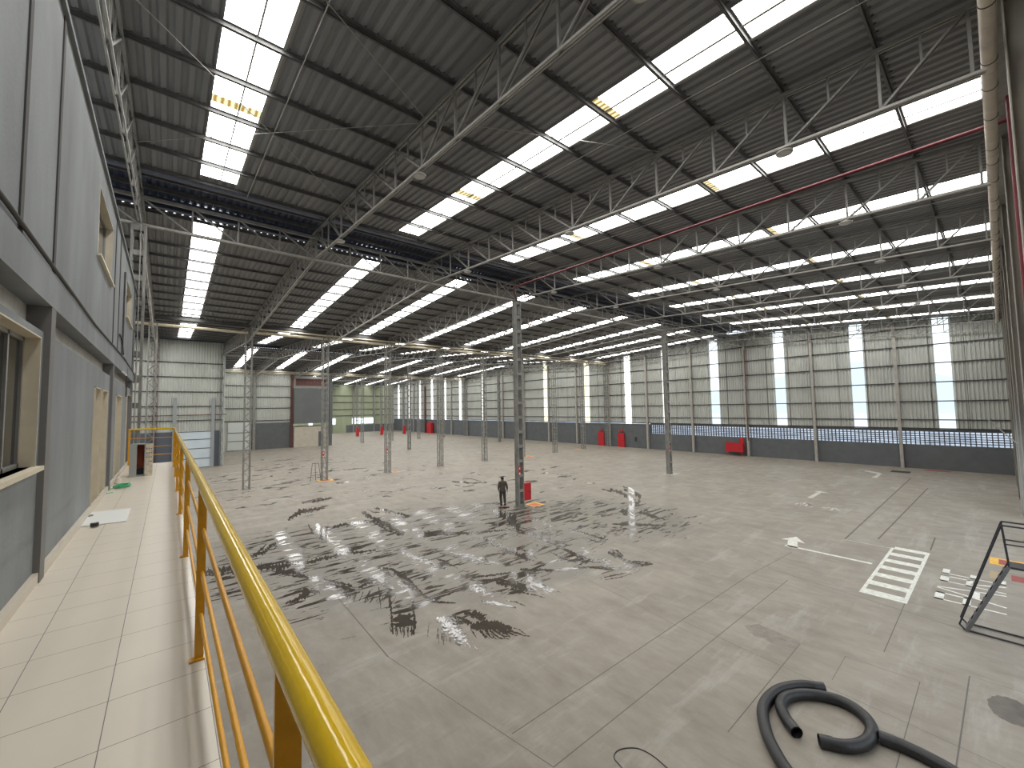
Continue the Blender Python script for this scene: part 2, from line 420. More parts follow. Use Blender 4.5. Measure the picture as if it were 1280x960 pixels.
for k in range(6):
    for i in range(10):
        x = BX[i] if i < 9 else 50.75
        if k >= 3 and i < 1: continue
        loc = (x, V[k//2], 0) if k % 2 == 0 else (x, V[k//2+1], 0); rz = 0 if k % 2 == 0 else math.pi
        lab = 'grey lattice roof truss of the %s roof slope, %s truss line from the left' % (SLOPE[k], ORD[i])
        if k == 0 or (k == 1 and i < 5):
            if first is None:
                top, bot, v, d, h = truss_parts(True)
                first = thing('roof_truss', lab, 'truss', loc, rz, 'roof trusses')
                top.build('top_chord', M_steel, first); bot.build('bottom_chord', M_chord, first)
                for m_ in v: m_.build('upright', M_steel, first)
                for m_ in d: m_.build('diagonal', M_steel, first)
                for m_ in h: m_.build('hanger', M_steel, first)
            else: dup(first, loc, rz, lab)
        else:
            if firstw is None:
                top, bot, v, d, h = truss_parts(True)
                firstw = thing('roof_truss', lab, 'truss', loc, rz, 'roof trusses')
                top.build('top_chord', M_steel, firstw); bot.build('bottom_chord', M_chord, firstw)
                merge(v+d+h).build('web', M_steel, firstw)
            else: dup(firstw, loc, rz, lab)

# ridge girders between ridge columns
def girder(xa, xb, y, lab):
    t = thing('ridge_girder', lab, 'girder', (0, y, 0))
    zb, zt = 12.62, 13.62; nb = round((xb-xa)/1.4375)
    m_ = MB()
    for s_ in (-.05, .05): m_.bar((xa, s_, zb), (xb, s_, zb), .05, .08)
    m_.build('bottom_chord', M_chord, t)
    m_ = MB().bar((xa, 0, zt), (xb, 0, zt), .09, .12); m_.build('top_chord', M_steel, t)
    m_ = MB(); st_ = (xb-xa)/nb
    for q in range(nb+1):
        x = xa+q*st_; MB().bar((x, 0, zb), (x, 0, zt), .05, .05).build('upright', M_steel, t)
        if q < nb: MB().bar((x, 0, zt), (x+st_, 0, zb), .05, .05).build('diagonal', M_steel, t)
for r, ry in enumerate(R_):
    girder((XL, BX[1], BX[1])[r], BX[9]+.1, ry-.05, 'lattice girder running under the %s roof ridge from left to right' % ['nearest', 'middle', 'farthest'][r])

# sag rods and wind bracing
for i in range(9):
    x = BX[i]+(2.95 if i == 0 else 4.3)
    m_ = MB().tube([(x, -.1, roofz(0)-.12), (x, 17.3, roofz(17.3)-.12)], .012, 5)
    tag(m_.build('sag_rod', M_chord), 'thin sag rod between purlins of the nearest slope, %s bay from the left' % ORD[i], 'rod', 'sag rods')
for xa, ya_, xb, yb_, lab in ((-.9, 9.2, 4.85, 15.4, 'thin diagonal rod crossing the leftmost skylight, rising away from the camera'),
                             (-.9, 15.4, 4.85, 9.2, 'thin level-looking rod crossing the leftmost skylight near its yellowed overlap'),
                             (-.9, 5.6, 4.85, 9.0, 'thin diagonal rod under the roof between the leftmost skylight and the second truss'),
                             (4.85, 9.0, 10.6, 5.8, 'thin diagonal rod under the roof between the second truss and the second skylight')):
    tag(MB().tube([(xa, ya_, roofz(ya_)-.16), (xb, yb_, roofz(yb_)-.16)], .011, 5).build('bracing_rod', M_chord), lab, 'rod')

# ------------------------------------------------------------------ right wall
def corrY(x, y0, y1, z0, z1, d=.1, pitch=.25, sgn=-1):
    mb = MB(); p = []; y = y0
    while y < y1-1e-6:
        for u, h in ((0, 0), (.10, 0), (.14, d), (.21, d)):
            if y+u <= y1: p.append((y+u, h))
        y += pitch
    p.append((y1, 0)); n = len(p)
    v = [(x+sgn*h, yy, z0) for yy, h in p]+[(x+sgn*h, yy, z1) for yy, h in p]
    return mb.add(v, [(i, i+1, n+i+1, n+i) for i in range(n-1)])
def corrX(y, x0, x1, z0, z1, d=.1, pitch=.25, sgn=-1):
    mb = MB(); p = corr(x0, x1, pitch, d); n = len(p)
    v = [(xx, y+sgn*h, z0) for xx, h in p]+[(xx, y+sgn*h, z1) for xx, h in p]
    return mb.add(v, [(i, i+1, n+i+1, n+i) for i in range(n-1)])
WX = 51.25; wm = MB(); cur = YN
strips = []
k = 0
STY = [2.55, 8.3, 14.9, 21.9, 28.3, 34.3, 41.9, 51.2, 59.2, 69.9, 78.8, 85.5, 91.9, 98.4, 105.0, 111.4]
for y in STY: strips.append((y, y+.98))
for (a, c) in strips+[(YF, YF)]:
    s_ = corrY(WX, cur, a, 3.5, 14.3); wm.add(s_.v, s_.f); cur = c
wm.build('wall_right', M_wall, kind='structure')
for j, (a, c) in enumerate(strips):
    wn += 1; m_ = M_clear if j < 4 else (M_stripy if j in (6, 8, 7) else M_strip)
    o = MB().add([(WX-.02, a, 3.35), (WX-.02, c, 3.35), (WX-.02, c, 14.3), (WX-.02, a, 14.3)], [(0, 1, 2, 3)]).build('window_%d' % wn, m_, kind='structure')
# dado and lattice blocks
MB().box(WX-.05, WX+.15, YN, YF, 0, 2.12).box(WX-.05, WX+.15, 31.3, YF, 2.12, 3.4).box(WX-.05, WX+.15, YN, 31.3, 3.28, 3.5).build('wall_right', M_dado, kind='structure')
lat = MB(); y = YN; 
while y < 31.3:
    lat.box(WX-.05, WX+.12, y-.034, y+.034, 2.12, 3.28); y += .3
for q in range(1, 6): lat.box(WX-.05, WX+.10, YN, 31.3, 2.12+q*.1933-.030, 2.12+q*.1933+.030)
tag(lat.build('block_lattice', mat('lattice_blocks', (.13, .14, .17), .7)), 'long band of open ventilation blocks above the grey dado of the right wall', 'ventilation wall')
GZ = [3.56, 4.32, 5.94, 7.60, 9.26, 10.9, 12.55]
for j, z in enumerate(GZ):
    o = MB().box(WX-.17, WX-.05, YN, YF, z-.045, z+.045).build('wall_rail', M_girt)
    tag(o, 'dark horizontal steel rail on the right wall, %s from the bottom' % ORD[j], 'rail', 'right wall rails')
m_ = MB()
m_ = None
colm = None
for j in range(18):
    y = 6.02+6.4*j
    lab = 'slim grey steel column against the right wall, %s from the near corner' % ORD[j]
    if y > YF-1: break
    if colm is None:
        colm = thing('wall_column', lab, 'column', (50.98, y, 0), 0, 'right wall columns')
        MB().box(-.15, -.135, -.11, .11, 0, 13.2).box(.135, .15, -.11, .11, 0, 13.2).box(-.15, .15, -.02, .02, 0, 13.2).build('shaft', M_wcol, colm)
        MB().box(-.2, .2, -.17, .17, 0, .025).build('base_plate', M_col, colm)
        c_ = colm
    else: c_ = dup(colm, (50.98, y, 0), 0, lab)
    if j in (2, 14):
        pass
# thin sag rods of the wall
for j in range(18):
    for q in (1, 2):
        y = -.4+6.4*j+q*2.13
        if y > YF or j > 7: continue
        o = MB().box(WX-.10, WX-.07, y-.015, y+.015, 3.56, 12.9).build('wall_sag_rod', M_girt)
        tag(o, 'thin %s vertical rod on the right wall in the %s bay from the corner' % (['nearer', 'farther'][q-1], ORD[j]), 'rod', 'right wall sag rods')
tag(MB().tube([(50.83, 18.75, 1.8), (50.83, 18.75, 12.2)], .05, 6).build('standpipe', M_rust), 'dark red standpipe running up the right wall beside the fire cabinet', 'pipe')
tag(MB().tube([(50.8, 95.4, 0), (50.8, 95.4, 11.8)], .2, 6).build('standpipe', M_rust), 'maroon pipe on the far part of the right wall above a red cabinet', 'pipe')

# ------------------------------------------------------------------ near wall (right edge of the picture)
nw = corrX(YN, XL, XR+.1, 5.0, 14.2, sgn=1); s_ = corrX(YN, 33.0, XR+.1, 0, 5.0, sgn=1); nw.add(s_.v, s_.f)
s_ = corrX(YN, XL, 8.0, 0, 5.0, sgn=1); nw.add(s_.v, s_.f)
nw.build('wall_near', mat('near_wall_sheet', (.36, .345, .31), .6, 0, .1, 1), kind='structure')
M_pre = mat('precast_grey_column', (.40, .375, .33), .7, 0, .12, 1.5)
for i in range(1, 9):
    x = BX[i]
    t = thing('near_wall_column', 'tall grey near wall column at the right picture edge, %s from the camera' % ORD[i-1], 'column', (x, -.6, 0), 0, 'near wall columns')
    MB().box(-.2, .2, -.25, -.235, 0, 13).box(-.2, .2, .215, .23, 0, 13).box(-.02, .02, -.25, .23, 0, 13).build('shaft', M_pre, t)
    MB().box(-.25, .25, -.3, .28, 0, .03).build('base_plate', M_pre, t)
for q, z in enumerate((5.0, 7.4, 9.8, 12.0)):
    o = MB().box(XL, XR, -1.45, -1.35, z-.05, z+.05).build('wall_rail', M_girt); tag(o, 'dark horizontal rail on the near wall, %s from the bottom' % ORD[q], 'rail', 'near wall rails')
def onx(px, py, x):
    d = r2*((px-640)/FPX)+u2*((480-py)/FPX)+f; t_ = x/d.x
    return Vector((x, d.y*t_, CH+d.z*t_))
tag(MB().tube([onx(1235, 524.5, 33.2), onx(1277, 559, 33.2)], .03, 6).build('stay_rod', M_chord), 'pale slanting rod near the right picture edge in front of the wall corner', 'rod')
# valley pipes
t = thing('insulated_roof_pipe', 'thick beige pipe strapped along the near roof valley at the right picture edge', 'pipe', (0, 0, 0))
MB().tube([(XL+.2, -.21, 12.02), (49.5, -.17, 12.02)], .10, 16).build('pipe_run', M_duct, t)
x = 3.2; q = 0
while x < 49:
    MB().tube([(x-.01, -.2, 12.02), (x+.01, -.2, 12.02)], .107, 16).build('strap', M_strap, t)
    if q % 3 == 0:
        MB().tube([(x+.35, -.2, 12.02), (x+.7, -.2, 12.02)], .106, 16).build('coupling', M_duct, t)
    x += .95+.35*((q*7) % 3); q += 1
for r in (1, 2):
    vy = V[r]-.15
    for (xa, xb, nm) in ((XL+.3 if r < 2 else BX[1], BX[1]-.1, 0), (BX[1]+.1, 50.5, 1)):
        if xb-xa < 1: continue
        t = thing('valley_pipe', 'pale cream rainwater pipe under the %s valley, %s' % (['near', 'middle', 'far'][r], ['left of the first column', 'running right across the columns'][nm]), 'pipe')
        MB().tube([(xa, vy, 12.35), (xb, vy-.05, 12.28)], .11, 10).build('pipe_run', M_pipe, t)
        if nm: MB().tube([(xa, vy-.35, 12.6), (xb, vy-.35, 12.5)], .07, 8).build('upper_pipe', M_pipe, t)
        x = xa+1
        while x < xb: MB().tube([(x, vy, 12.35-.07*(x-xa)/(xb-xa)), (x+.18, vy, 12.35-.07*(x-xa)/(xb-xa))], .125, 10).build('coupling', M_pipe, t); x += 2.9
# valley gutters
for r in (1, 2):
    o = MB().box(XL if r < 2 else BX[1], XR, V[r]-.28, V[r]+.28, 12.72, 12.76).box(XL if r < 2 else BX[1], XR, V[r]-.28, V[r]-.26, 12.72, 12.98).box(XL if r < 2 else BX[1], XR, V[r]+.26, V[r]+.28, 12.72, 12.90).build('valley_gutter', M_dsteel)
    tag(o, 'dark steel gutter along the %s roof valley' % ['near', 'middle', 'far'][r], 'gutter')
tag(MB().box(XL, XR, -.5, -.12, 12.72, 12.78).build('valley_gutter', M_steel), 'grey gutter above the beige pipe at the near roof edge', 'gutter')
# red sprinkler pipe and wall pipes
tag(MB().tube([(14.35, -1.2, 12.28), (14.35, 0, 12.3), (14.35, 16.7, 12.57), (14.5, 17.0, 12.57), (16.2, 18.7, 12.57)], .05, 8).build('sprinkler_pipe', mat('sprinkler_red', (.10, .008, .014), .6)), 'red sprinkler pipe hanging under the nearest roof slope', 'pipe')
tag(MB().tube([(12.4, -.425, 11.9), (12.4, -.425, 0)], .05, 8).build('riser_pipe', M_redpipe), 'thick red riser pipe at the right picture edge beside the near wall', 'pipe')

# ------------------------------------------------------------------ free standing columns
def laced_column(name, lab, loc, W=.42, D=.26, H=12.5, style='zig', base=None):
    t = thing(name, lab, 'column', loc, 0, base)
    for sx in (-1, 1):
        m_ = MB()
        for sy in (-1, 1): m_.box(sx*W/2-.035, sx*W/2+.035, sy*D/2-.03, sy*D/2+.03, 0, H)
        if style == 'batten': m_.box(sx*W/2-.012, sx*W/2+.012, -D/2, D/2, 0, H)
        m_.build('upright', M_col, t)
    m_ = MB()
    if style == 'zig':
        n = int(H/.42)
        for q in range(n):
            a = -1 if q % 2 else 1
            for sy in (-1, 1):
                m_.bar((a*W/2, sy*D/2, q*H/n), (-a*W/2, sy*D/2, (q+1)*H/n), .03, .03)
            for sx in (-1, 1):
                m_.bar((sx*W/2, a*D/2, q*H/n), (sx*W/2, -a*D/2, (q+1)*H/n), .03, .03)
        m_.build('lacing', M_col, t)
    else:
        n = int(H/.85)
        for q in range(n+1):
            z = .15+q*(H-.3)/n
            for sy in (-1, 1): m_.box(-W/2, W/2, sy*D/2-.012, sy*D/2+.012, z-.09, z+.09)
        m_.build('batten_plates', M_col, t)
    MB().box(-W/2-.1, W/2+.1, -D/2-.1, D/2+.1, 0, .03).build('base_plate', M_col, t)
    return t
mc = laced_column('ridge_column', 'tall grey battened column in mid floor, behind the red cabinet and the worker', (16.4, 18.95, 0), .34, .3, 12.58, 'batten', 'ridge columns')
dup(mc, (33.75, 18.95, 0), 0, 'tall grey battened column standing alone in the right half of the floor')
dup(mc, (-.9, 18.95, 0), 0, 'grey battened column at the end of the left building above the walkway')
dup(mc, (27.9, 57.35, 0), 0, 'grey battened column standing alone in the middle distance, in the hall behind the valley columns')
dup(mc, (45.1, 57.35, 0), 0, 'grey battened column in the middle distance nearest the right wall')
vc = None
for r, y in ((1, 38.2), (2, 76.6)):
    for i in range(0, 10):
        if r == 2 and i < 5: continue
        if i == 9: x = 50.6
        else: x = BX[i]
        lab = 'laced grey steel column of the %s valley row, %s in the row from the left' % (['', 'nearer', 'farther'][r], ORD[i if r == 1 else i-5])
        if vc is None: vc = laced_column('valley_column', lab, (x, y, 0), .42, .42, 12.5, 'zig', 'valley columns')
        else: dup(vc, (x, y, 0), 0, lab)
for i in (6, 7, 8):
    dup(mc, (BX[i], 95.8, 0), 0, 'thin grey column far away with a red box at its foot, %s from the left' % ORD[i-6])

# ------------------------------------------------------------------ left end walls
EW = 57.5
corrX(EW, XL, BX[1], 0, 14.0).build('wall_end', M_wall, kind='structure')
for j, z in enumerate([5.2, 6.75, 8.35, 9.95, 11.55]):
    if True:
        o = MB().box(XL, BX[1], EW-.16, EW-.05, z-.045, z+.045).build('wall_rail', M_girt); tag(o, 'dark horizontal rail on the left end wall, %s from the bottom' % ORD[j], 'rail', 'end wall rails')
M_slate = mat('slate_blue_paint', (.10, .115, .145), .6)
MB().box(XL, .6, EW-.12, EW-.04, 0, 4.0).box(3.95, 4.65, EW-.12, EW-.04, 0, 4.0).build('trim_1', M_slate, kind='structure')
dr = MB().box(.75, 3.85, EW-.20, EW-.14, .05, 4.0).build('door_1', M_door, kind='structure')
m_ = MB()
for z in (1.0, 2.1, 3.1, 3.95): m_.box(.75, 3.85, EW-.23, EW-.2, z-.03, z+.03)
m_.build('door_rail', M_girt, dr)
for x, nm in ((.62, 'left'), (3.97, 'right')):
    o = MB().box(x-.16, x+.16, EW-.32, EW-.16, 0, 7.7).build('door_guide_post', mat('guide_post_grey_'+nm, (.30, .32, .33), .6)); tag(o, 'tall grey post %s of the pale roller door in the left end wall' % nm, 'post')
for x, lab in ((-1.0, 'maroon column against the left end wall above the electrical box'), (4.75, 'laced grey column at the right end of the left end wall')):
    t = thing('end_wall_column', lab, 'column', (x, EW-.3, 0))
    MB().box(-.17, -.14, -.12, .12, 0, 13.4).box(.14, .17, -.12, .12, 0, 13.4).build('flanges', M_rust if x < 0 else M_col, t)
    m_ = MB(); q = 0
    while q*.5 < 13: m_.bar((-.15 if q % 2 else .15, 0, q*.5), (.15 if q % 2 else -.15, 0, q*.5+.5), .04, .04); q += 1
    m_.build('lacing', M_rust if x < 0 else M_col, t)
tag(MB().tube([(XL, EW-.25, 5.75), (5.2, EW-.25, 5.8)], .05, 6).build('wall_pipe', M_rust), 'dark red pipe running level across the left end wall', 'pipe')
# side return and second wall
corrY(BX[1]+.1, EW, 76.8, 0, 13.6, sgn=1).build('wall_return', M_wall, kind='structure')
W2 = 76.9
corrX(W2, BX[1], 16.2, 0, 12.5).build('wall_back', M_wall, kind='structure')
for j, z in enumerate([4.6, 6.6, 8.4, 10.2]):
    o = MB().box(BX[1], 16.2, W2-.16, W2-.05, z-.05, z+.05).build('wall_rail', M_girt); tag(o, 'dark rail on the recessed back wall, %s from the bottom' % ORD[j], 'rail', 'back wall rails')
MB().box(10.2, 16.15, W2-.2, W2-.04, 0, 4.2).build('trim_2', M_dado, kind='structure')
dr = MB().box(7.2, 10.0, W2-.2, W2-.14, .12, 4.4).build('door_2', mat('pale_roller_door', (.62, .66, .64), .5), kind='structure')
m_ = MB()
for z in (1.5, 2.8): m_.box(7.2, 10.0, W2-.23, W2-.2, z-.04, z+.04)
m_.build('door_rail', M_girt, dr)
for x, lab, mm in ((10.6, 'grey column on the recessed back wall beside the dark dado', M_col), (16.0, 'maroon column where the back wall meets the grey office box', M_rust)):
    o = MB().box(x-.2, x+.2, W2-.5, W2-.22, 0, 12.2).build('back_wall_column', mm); tag(o, lab, 'column')
# grey office block
t = thing('office_block', 'blank dark grey raised office block above a beige ground floor room', 'building', (16.15, 75.6, 0))
MB().box(0, 5.9, 0, 6, 3.95, 9.9).build('upper_wall', mat('office_grey', (.13, .14, .14), .7, 0, .08, .5), t)
MB().box(.1, 5.2, .3, 5.5, 0, 3.4).build('ground_floor_room', M_beige, t)
MB().box(3.9, 4.7, .24, .3, 0, 2.5).build('door_leaf', M_dado, t)
MB().box(5.5, 5.95, -.3, .1, 0, 12.2).build('corner_pier', M_dado, t)
MB().box(4.9, 5.4, .15, .35, 0, 3.9).build('door_jamb', M_beige, t)
MB().box(0, 5.9, .1, .2, 9.95, 10.3).box(0, .2, .1, .2, 10.3, 11.6).box(0, 5.9, .1, .2, 11.5, 11.9).build('upper_frame', M_steel, t)
MB().box(.2, 5.7, .6, .7, 10.2, 11.6).build('opening_back', M_rust, t)
# far green wall
GW = YF
corrX(GW, BX[3], XR, 0, 13.1).build('wall_far', M_green, kind='structure')
MB().box(37.5, XR, GW-.3, GW-.05, 0, 2.0).box(32.8, 33.9, GW-.3, GW-.05, 0, 2.2).build('trim_3', M_dado, kind='structure')
for j, z in enumerate([4.6, 6.3, 8.2, 10.0]):
    o = MB().box(BX[4], XR, GW-.18, GW-.05, z-.08, z+.08).build('wall_rail', M_girt); tag(o, 'dark rail on the far greenish wall, %s from the bottom' % ORD[j], 'rail', 'far wall rails')
for j, x in enumerate((33.6, 39.35, 45.1)):
    o = MB().box(x-.2, x+.2, GW-.5, GW-.2, 0, 12.8).build('far_wall_column', M_steel); tag(o, 'grey column on the far greenish wall, %s from the left' % ORD[j], 'column', 'far wall columns')
M_lit = emat('bright_far_window', (.85, .95, 1), 1.5)
for (x0, x1) in ((28.0, 28.9), (33.0, 34.6), (39.0, 45.0)):
    wn += 1; MB().box(x0, x1, GW-.34, GW-.3, 2.3, 3.9).build('window_%d' % wn, M_lit, kind='structure')
corrY(XL, YN, EW, 0, 14.2, sgn=1).build('wall_left', M_wall, kind='structure')

# ------------------------------------------------------------------ left building
LX = -.93
holes = [(3.1, 5.80, 5.53, 6.74), (9.75, 10.5, 4.42, 6.47), (10.75, 11.65, 4.42, 6.47), (13.6, 15.0, 4.42, 6.47), (16.9, 18.6, 4.42, 6.6), (9.3, 11.42, 8.62, 9.75), (15.2, 17.3, 8.68, 9.68)]
def panel(y0, y1, z0, z1, x0, x1, holes, mb):
    ys = sorted({y0, y1}|{v_ for h in holes for v_ in h[:2] if y0 < v_ < y1}); zs = sorted({z0, z1}|{v_ for h in holes for v_ in h[2:] if z0 < v_ < z1})
    for a, c in zip(ys, ys[1:]):
        for p, q in zip(zs, zs[1:]):
            my, mz = (a+c)/2, (p+q)/2
            if any(h[0] < my < h[1] and h[2] < mz < h[3] for h in holes): continue
            mb.box(x0, x1, a, c, p, q)
fac = MB(); YE = 19.3
panel(YN, YE, 0, 6.82, LX-.38, LX-.02, holes, fac)      # lower panel
panel(YN, YE, 7.42, 10.2, LX-.38, LX, holes, fac)      # upper panel
fac.build('wall_facade', M_render, kind='structure')
MB().box(LX-.38, LX-.14, YN, YE, 6.82, 7.1).build('trim_4', M_plaster, kind='structure')
MB().box(LX-.38, LX+.03, YN, YE, 7.08, 7.42).build('trim_5', M_render, kind='structure')
pm = MB()
for y in (6.12, 12.25, 18.4): pm.box(LX-.3, LX+.028, y-.10, y+.10, 4.4, 7.1)
pm.build('trim_6', mat('pilaster_grey', (.185, .18, .175), .7, 0, .08, 2), kind='structure')
jm = MB()
for y in (4.9, 6.15, 12.05, 13.15, 18.3): jm.box(LX-.01, LX+.012, y-.045, y+.045, 7.42, 10.2)
jm.build('trim_7', M_joint, kind='structure')
MB().box(XL, LX-.38, YN, YE, 10.05, 10.2).box(XL, LX-.38, YE-.2, YE, 0, 10.2).box(LX-.38, LX+.04, YN, YE, 10.2, 10.26).build('wall_building_side', M_render, kind='structure')
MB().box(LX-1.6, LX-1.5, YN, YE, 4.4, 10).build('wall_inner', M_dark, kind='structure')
MB().box(LX-.02, LX+.02, YN, YE, 4.4, 4.5).build('baseboard_left', M_skirt, kind='structure')
# reveals, glass, doors
for j, (a, c, p, q) in enumerate(holes):
    rv = MB(); t_ = .012; x0, x1 = LX-.38, LX+.004
    rv.box(x0, x1, a, a+t_, p, q).box(x0, x1, c-t_, c, p, q).box(x0, x1, a, c, q-t_, q)
    isd = 1 <= j <= 4
    if not isd: rv.box(x0, LX+.05, a-.05, c+.06, p-.04, p)
    if isd:
        d_ = MB().box(LX-.34, LX-.30, a+t_, c-t_, p, q-t_).build('door_%d' % (j+2), M_doorw, kind='structure'); rv.build('door_frame', M_cream, d_)
        MB().box(LX-.3, LX-.25, c-.16, c-.08, p+1.0, p+1.04).build('door_handle', M_alu, d_)
    else:
        wn += 1
        d_ = MB().box(LX-.125, LX-.12, a+t_, c-t_, p, q-t_).build('window_%d' % wn, M_glass, kind='structure'); rv.build('window_reveal', M_cream, d_)
        fr = MB(); 
        for yy in [a+.03, (a+c)/2, c-.03]+([5.3] if j == 0 else []): fr.box(LX-.14, LX-.10, yy-.02, yy+.02, p, q)
        fr.box(LX-.14, LX-.10, a, c, q-.05, q-.01).box(LX-.14, LX-.10, a, c, p, p+.04); fr.build('window_frame', M_alu, d_)
# cables on the facade
tag(MB().tube([(LX+.03, YN, 7.50), (LX+.03, 4.4, 7.50), (LX+.035, 9, 7.40), (LX+.035, 14.5, 7.46), (LX+.03, 19.2, 7.36)], .02, 6).build('cable', M_strap), 'dark cable running along the ledge between the storeys of the grey building', 'cable')
t = thing('wall_lamp', 'thin white tube lamp on a bracket above the doors of the grey building', 'lamp', (LX, 13.6, 6.98))
MB().tube([(.12, -.6, 0), (.12, .5, 0)], .02, 8).build('tube', M_sheet, t); MB().bar((0, 0, .0), (.12, 0, 0), .02, .02).build('bracket', M_strap, t)
tag(MB().tube([(LX+.02, 16, 6.5), (LX+.02, 16, 7.3)], .018, 6).build('conduit', M_strap), 'short dark vertical conduit beside the white tube lamp', 'conduit')
tag(MB().tube([(LX+.02, 13.4, 7.9), (LX+.02, 14.0, 7.9), (LX+.02, 14.6, 7.55)], .018, 6).build('wall_conduit', M_strap), 'small bent dark conduit on the upper grey facade', 'conduit')
tag(MB().tube([(LX+.03, 14.1, 7.5), (LX+.03, 14.1, 9.6)], .02, 6).build('drain_pipe', M_joint), 'dark vertical pipe on the upper facade between the two upper windows', 'pipe')
tag(MB().tube([(-.84, 18.7, 4.5), (-.84, 18.7, 12.5)], .016, 8).build('conduit', M_chord), 'pale vertical conduit on the column at the end of the grey building', 'conduit')

# walkway
MB().box(LX, .235, YN, 17.75, 4.15, 4.4).build('floor_walkway', M_tile, kind='structure')
MB().box(.235, .25, YN, 17.75, 4.12, 4.405).box(LX, .25, 17.75, 17.77, 4.12, 4.405).build('trim_8', M_skirt, kind='structure')
MB().box(LX, .15, YN, 17.6, 3.85, 4.15).build('trim_9', M_render, kind='structure')
PX = .195
rl = thing('guard_railing', 'glossy yellow tubular guard railing along the walkway edge', 'railing', (PX, 0, 4.4))
HT = 1.115
MB().tube([(0, -1.3, HT), (0, 17.55, HT), (0, 17.62, HT), (-.05, 17.65, HT), (-1.10, 17.65, HT)], .0285, 16).build('top_rail', M_ylw, rl)
for h in (.285, .55, .83):
    MB().tube([(.006, -1.3, h), (.006, 17.6, h), (.0, 17.65, h), (-1.10, 17.65, h)], .0115, 10).build('mid_rail', M_ylw2, rl)
pys = [.93+2.52*i for i in range(-1, 7)]+[17.6]
for y in pys:
    m_ = MB().box(-.024, .024, y-.006, y+.006, .01, HT-.02)
    m_.build('post', M_ylw2, rl)
    MB().box(-.05, .03, y-.03, y+.03, 0, .01).build('foot_plate', M_ylw2, rl)
MB().box(-1.11, -1.06, 17.63, 17.67, 0, HT).build('post', M_ylw2, rl)

# things on the walkway
z = 4.4
P = [F(97, 659.5, z), F(158, 652, z), F(163.5, 636, z), F(115, 641, z)]
o = MB().poly(P, z+.004, z+.012).build('white_board', M_sheet); tag(o, 'thin white board lying flat on the walkway tiles by the wall', 'board')
p = F(118, 659, z); t = thing('tape_roll', 'small black roll on the front edge of the white board', 'roll', (p.x, p.y, z+.012))
m_ = MB().tube([(0, 0, 0), (0, 0, .05)], .045, 20); m_.build('roll', M_black, t); MB().tube([(0, 0, .0), (0, 0, .053)], .02, 12).build('core', M_cabg, t)
p = F(111.5, 644.5, z+.02)
tag(MB().tube([(p.x+.045*math.cos(a/10*6.283), p.y+.045*math.sin(a/10*6.283), z+.018) for a in range(10)], .005, 6).build('wire_ring', M_strap), 'small dark ring of wire lying on the far left corner of the white board', 'ring')
p = F(153, 609, z); pts = []
for a in range(150):
    th = a*.45; r = .16*(.5+.5*random.random()); pts.append((p.x+r*math.cos(th)*.95, p.y+r*1.5*math.sin(th), z+.012+.05*random.random()))
pts += [(p.x-.25, p.y-.5, z+.008), (p.x-.33, p.y-.7, z+.008), (p.x-.22, p.y-.85, z+.008), (p.x-.1, p.y-.7, z+.008)]
tag(MB().tube(pts, .007, 5).build('green_rope', M_grn), 'tangled green rope heaped on the walkway tiles', 'rope')
t = thing('electrical_cabinet', 'open grey electrical cabinet with rust-red inside standing at the walkway end', 'cabinet', (-.62, 14.35, z))
MB().box(-.09, -.07, 0, .3, 0, .83).box(.19, .21, 0, .3, 0, .83).box(-.09, .21, .28, .3, 0, .83).box(-.09, .21, 0, .3, .81, .83).box(-.09, .21, 0, .3, 0, .03).build('body', M_cabg, t)
MB().box(-.07, .19, .25, .275, .2, .80).build('back_board', M_cabr, t)
MB().box(-.07, .19, .18, .27, .03, .18).build('terminal_strip', M_dark, t)
MB().box(-.09, .05, -.03, -.008, 0, .83).build('left_door', M_cabg, t)
rd = MB().box(.21, .36, -.03, -.008, 0, .83).build('right_door', M_cabw, t)
for r in range(4):
    for q in range(3):
        if (r, q) in ((3, 0),): continue
        MB().tube([(.24+q*.045, -.034, .70-r*.11), (.24+q*.045, -.028, .70-r*.11)], .013, 8).build('push_button', M_black, rd)
t = thing('junction_debris', 'small crumpled cream package at the foot of the wall behind the green rope', 'package', (-.84, 13.2, z))
MB().tube([(0, 0, 0), (.01, .02, .09), (.0, .05, .16)], [.07, .055, .02], 7).build('wrap', M_skirt, t)

# ------------------------------------------------------------------ markings on the floor
def mark(polys, m, name, lab, z=.004, grp=None):
    mb = MB()
    for p in polys:
        area = sum(p[i][0]*p[(i+1) % len(p)][1]-p[(i+1) % len(p)][0]*p[i][1] for i in range(len(p)))
        mb.poly(p if area > 0 else p[::-1], z)
    return tag(mb.build(name, m), lab, 'floor marking', grp)
def rect(x0, x1, y0, y1): return [(x0, y0), (x1, y0), (x1, y1), (x0, y1)]
cw = [rect(16.9, 23.1, 2.12, 2.22), rect(16.9, 22.9, 3.13, 3.22)]
for q in range(7):
    x = 16.9+q*.97; cw.append(rect(x, x+.42+(.05 if q == 0 else 0), 2.22, 3.13))
mark(cw, M_white, 'crosswalk_marking', 'white ladder-striped crossing painted on the floor')
def pxs(l): return [tuple(F(x, y)[:2]) for x, y in l]
def seg(p, q, w):
    p = Vector((p[0], p[1])); q = Vector((q[0], q[1])); d = (q-p).normalized(); n_ = Vector((-d.y, d.x))*w/2
    return [tuple(p-n_), tuple(q-n_), tuple(q+n_), tuple(p+n_)]
mark([seg((20.13, 3.4), (20.15, 6.2), .17), pxs([(984, 683.5), (997, 686), (997, 677), (1006.5, 679.5), (995.5, 671), (976, 673.8), (985, 675)])], M_white, 'turn_arrow_marking', 'white arrow with bent head painted on the floor left of the ladder-striped crossing')
mark([pxs([(1009, 622), (1015, 623), (1027, 615.8), (1036, 616.5), (1025, 613.6), (1017, 614), (1022, 615)])], M_whitef, 'arrow_marking', 'small pale arrow painted behind the worn floor lettering')
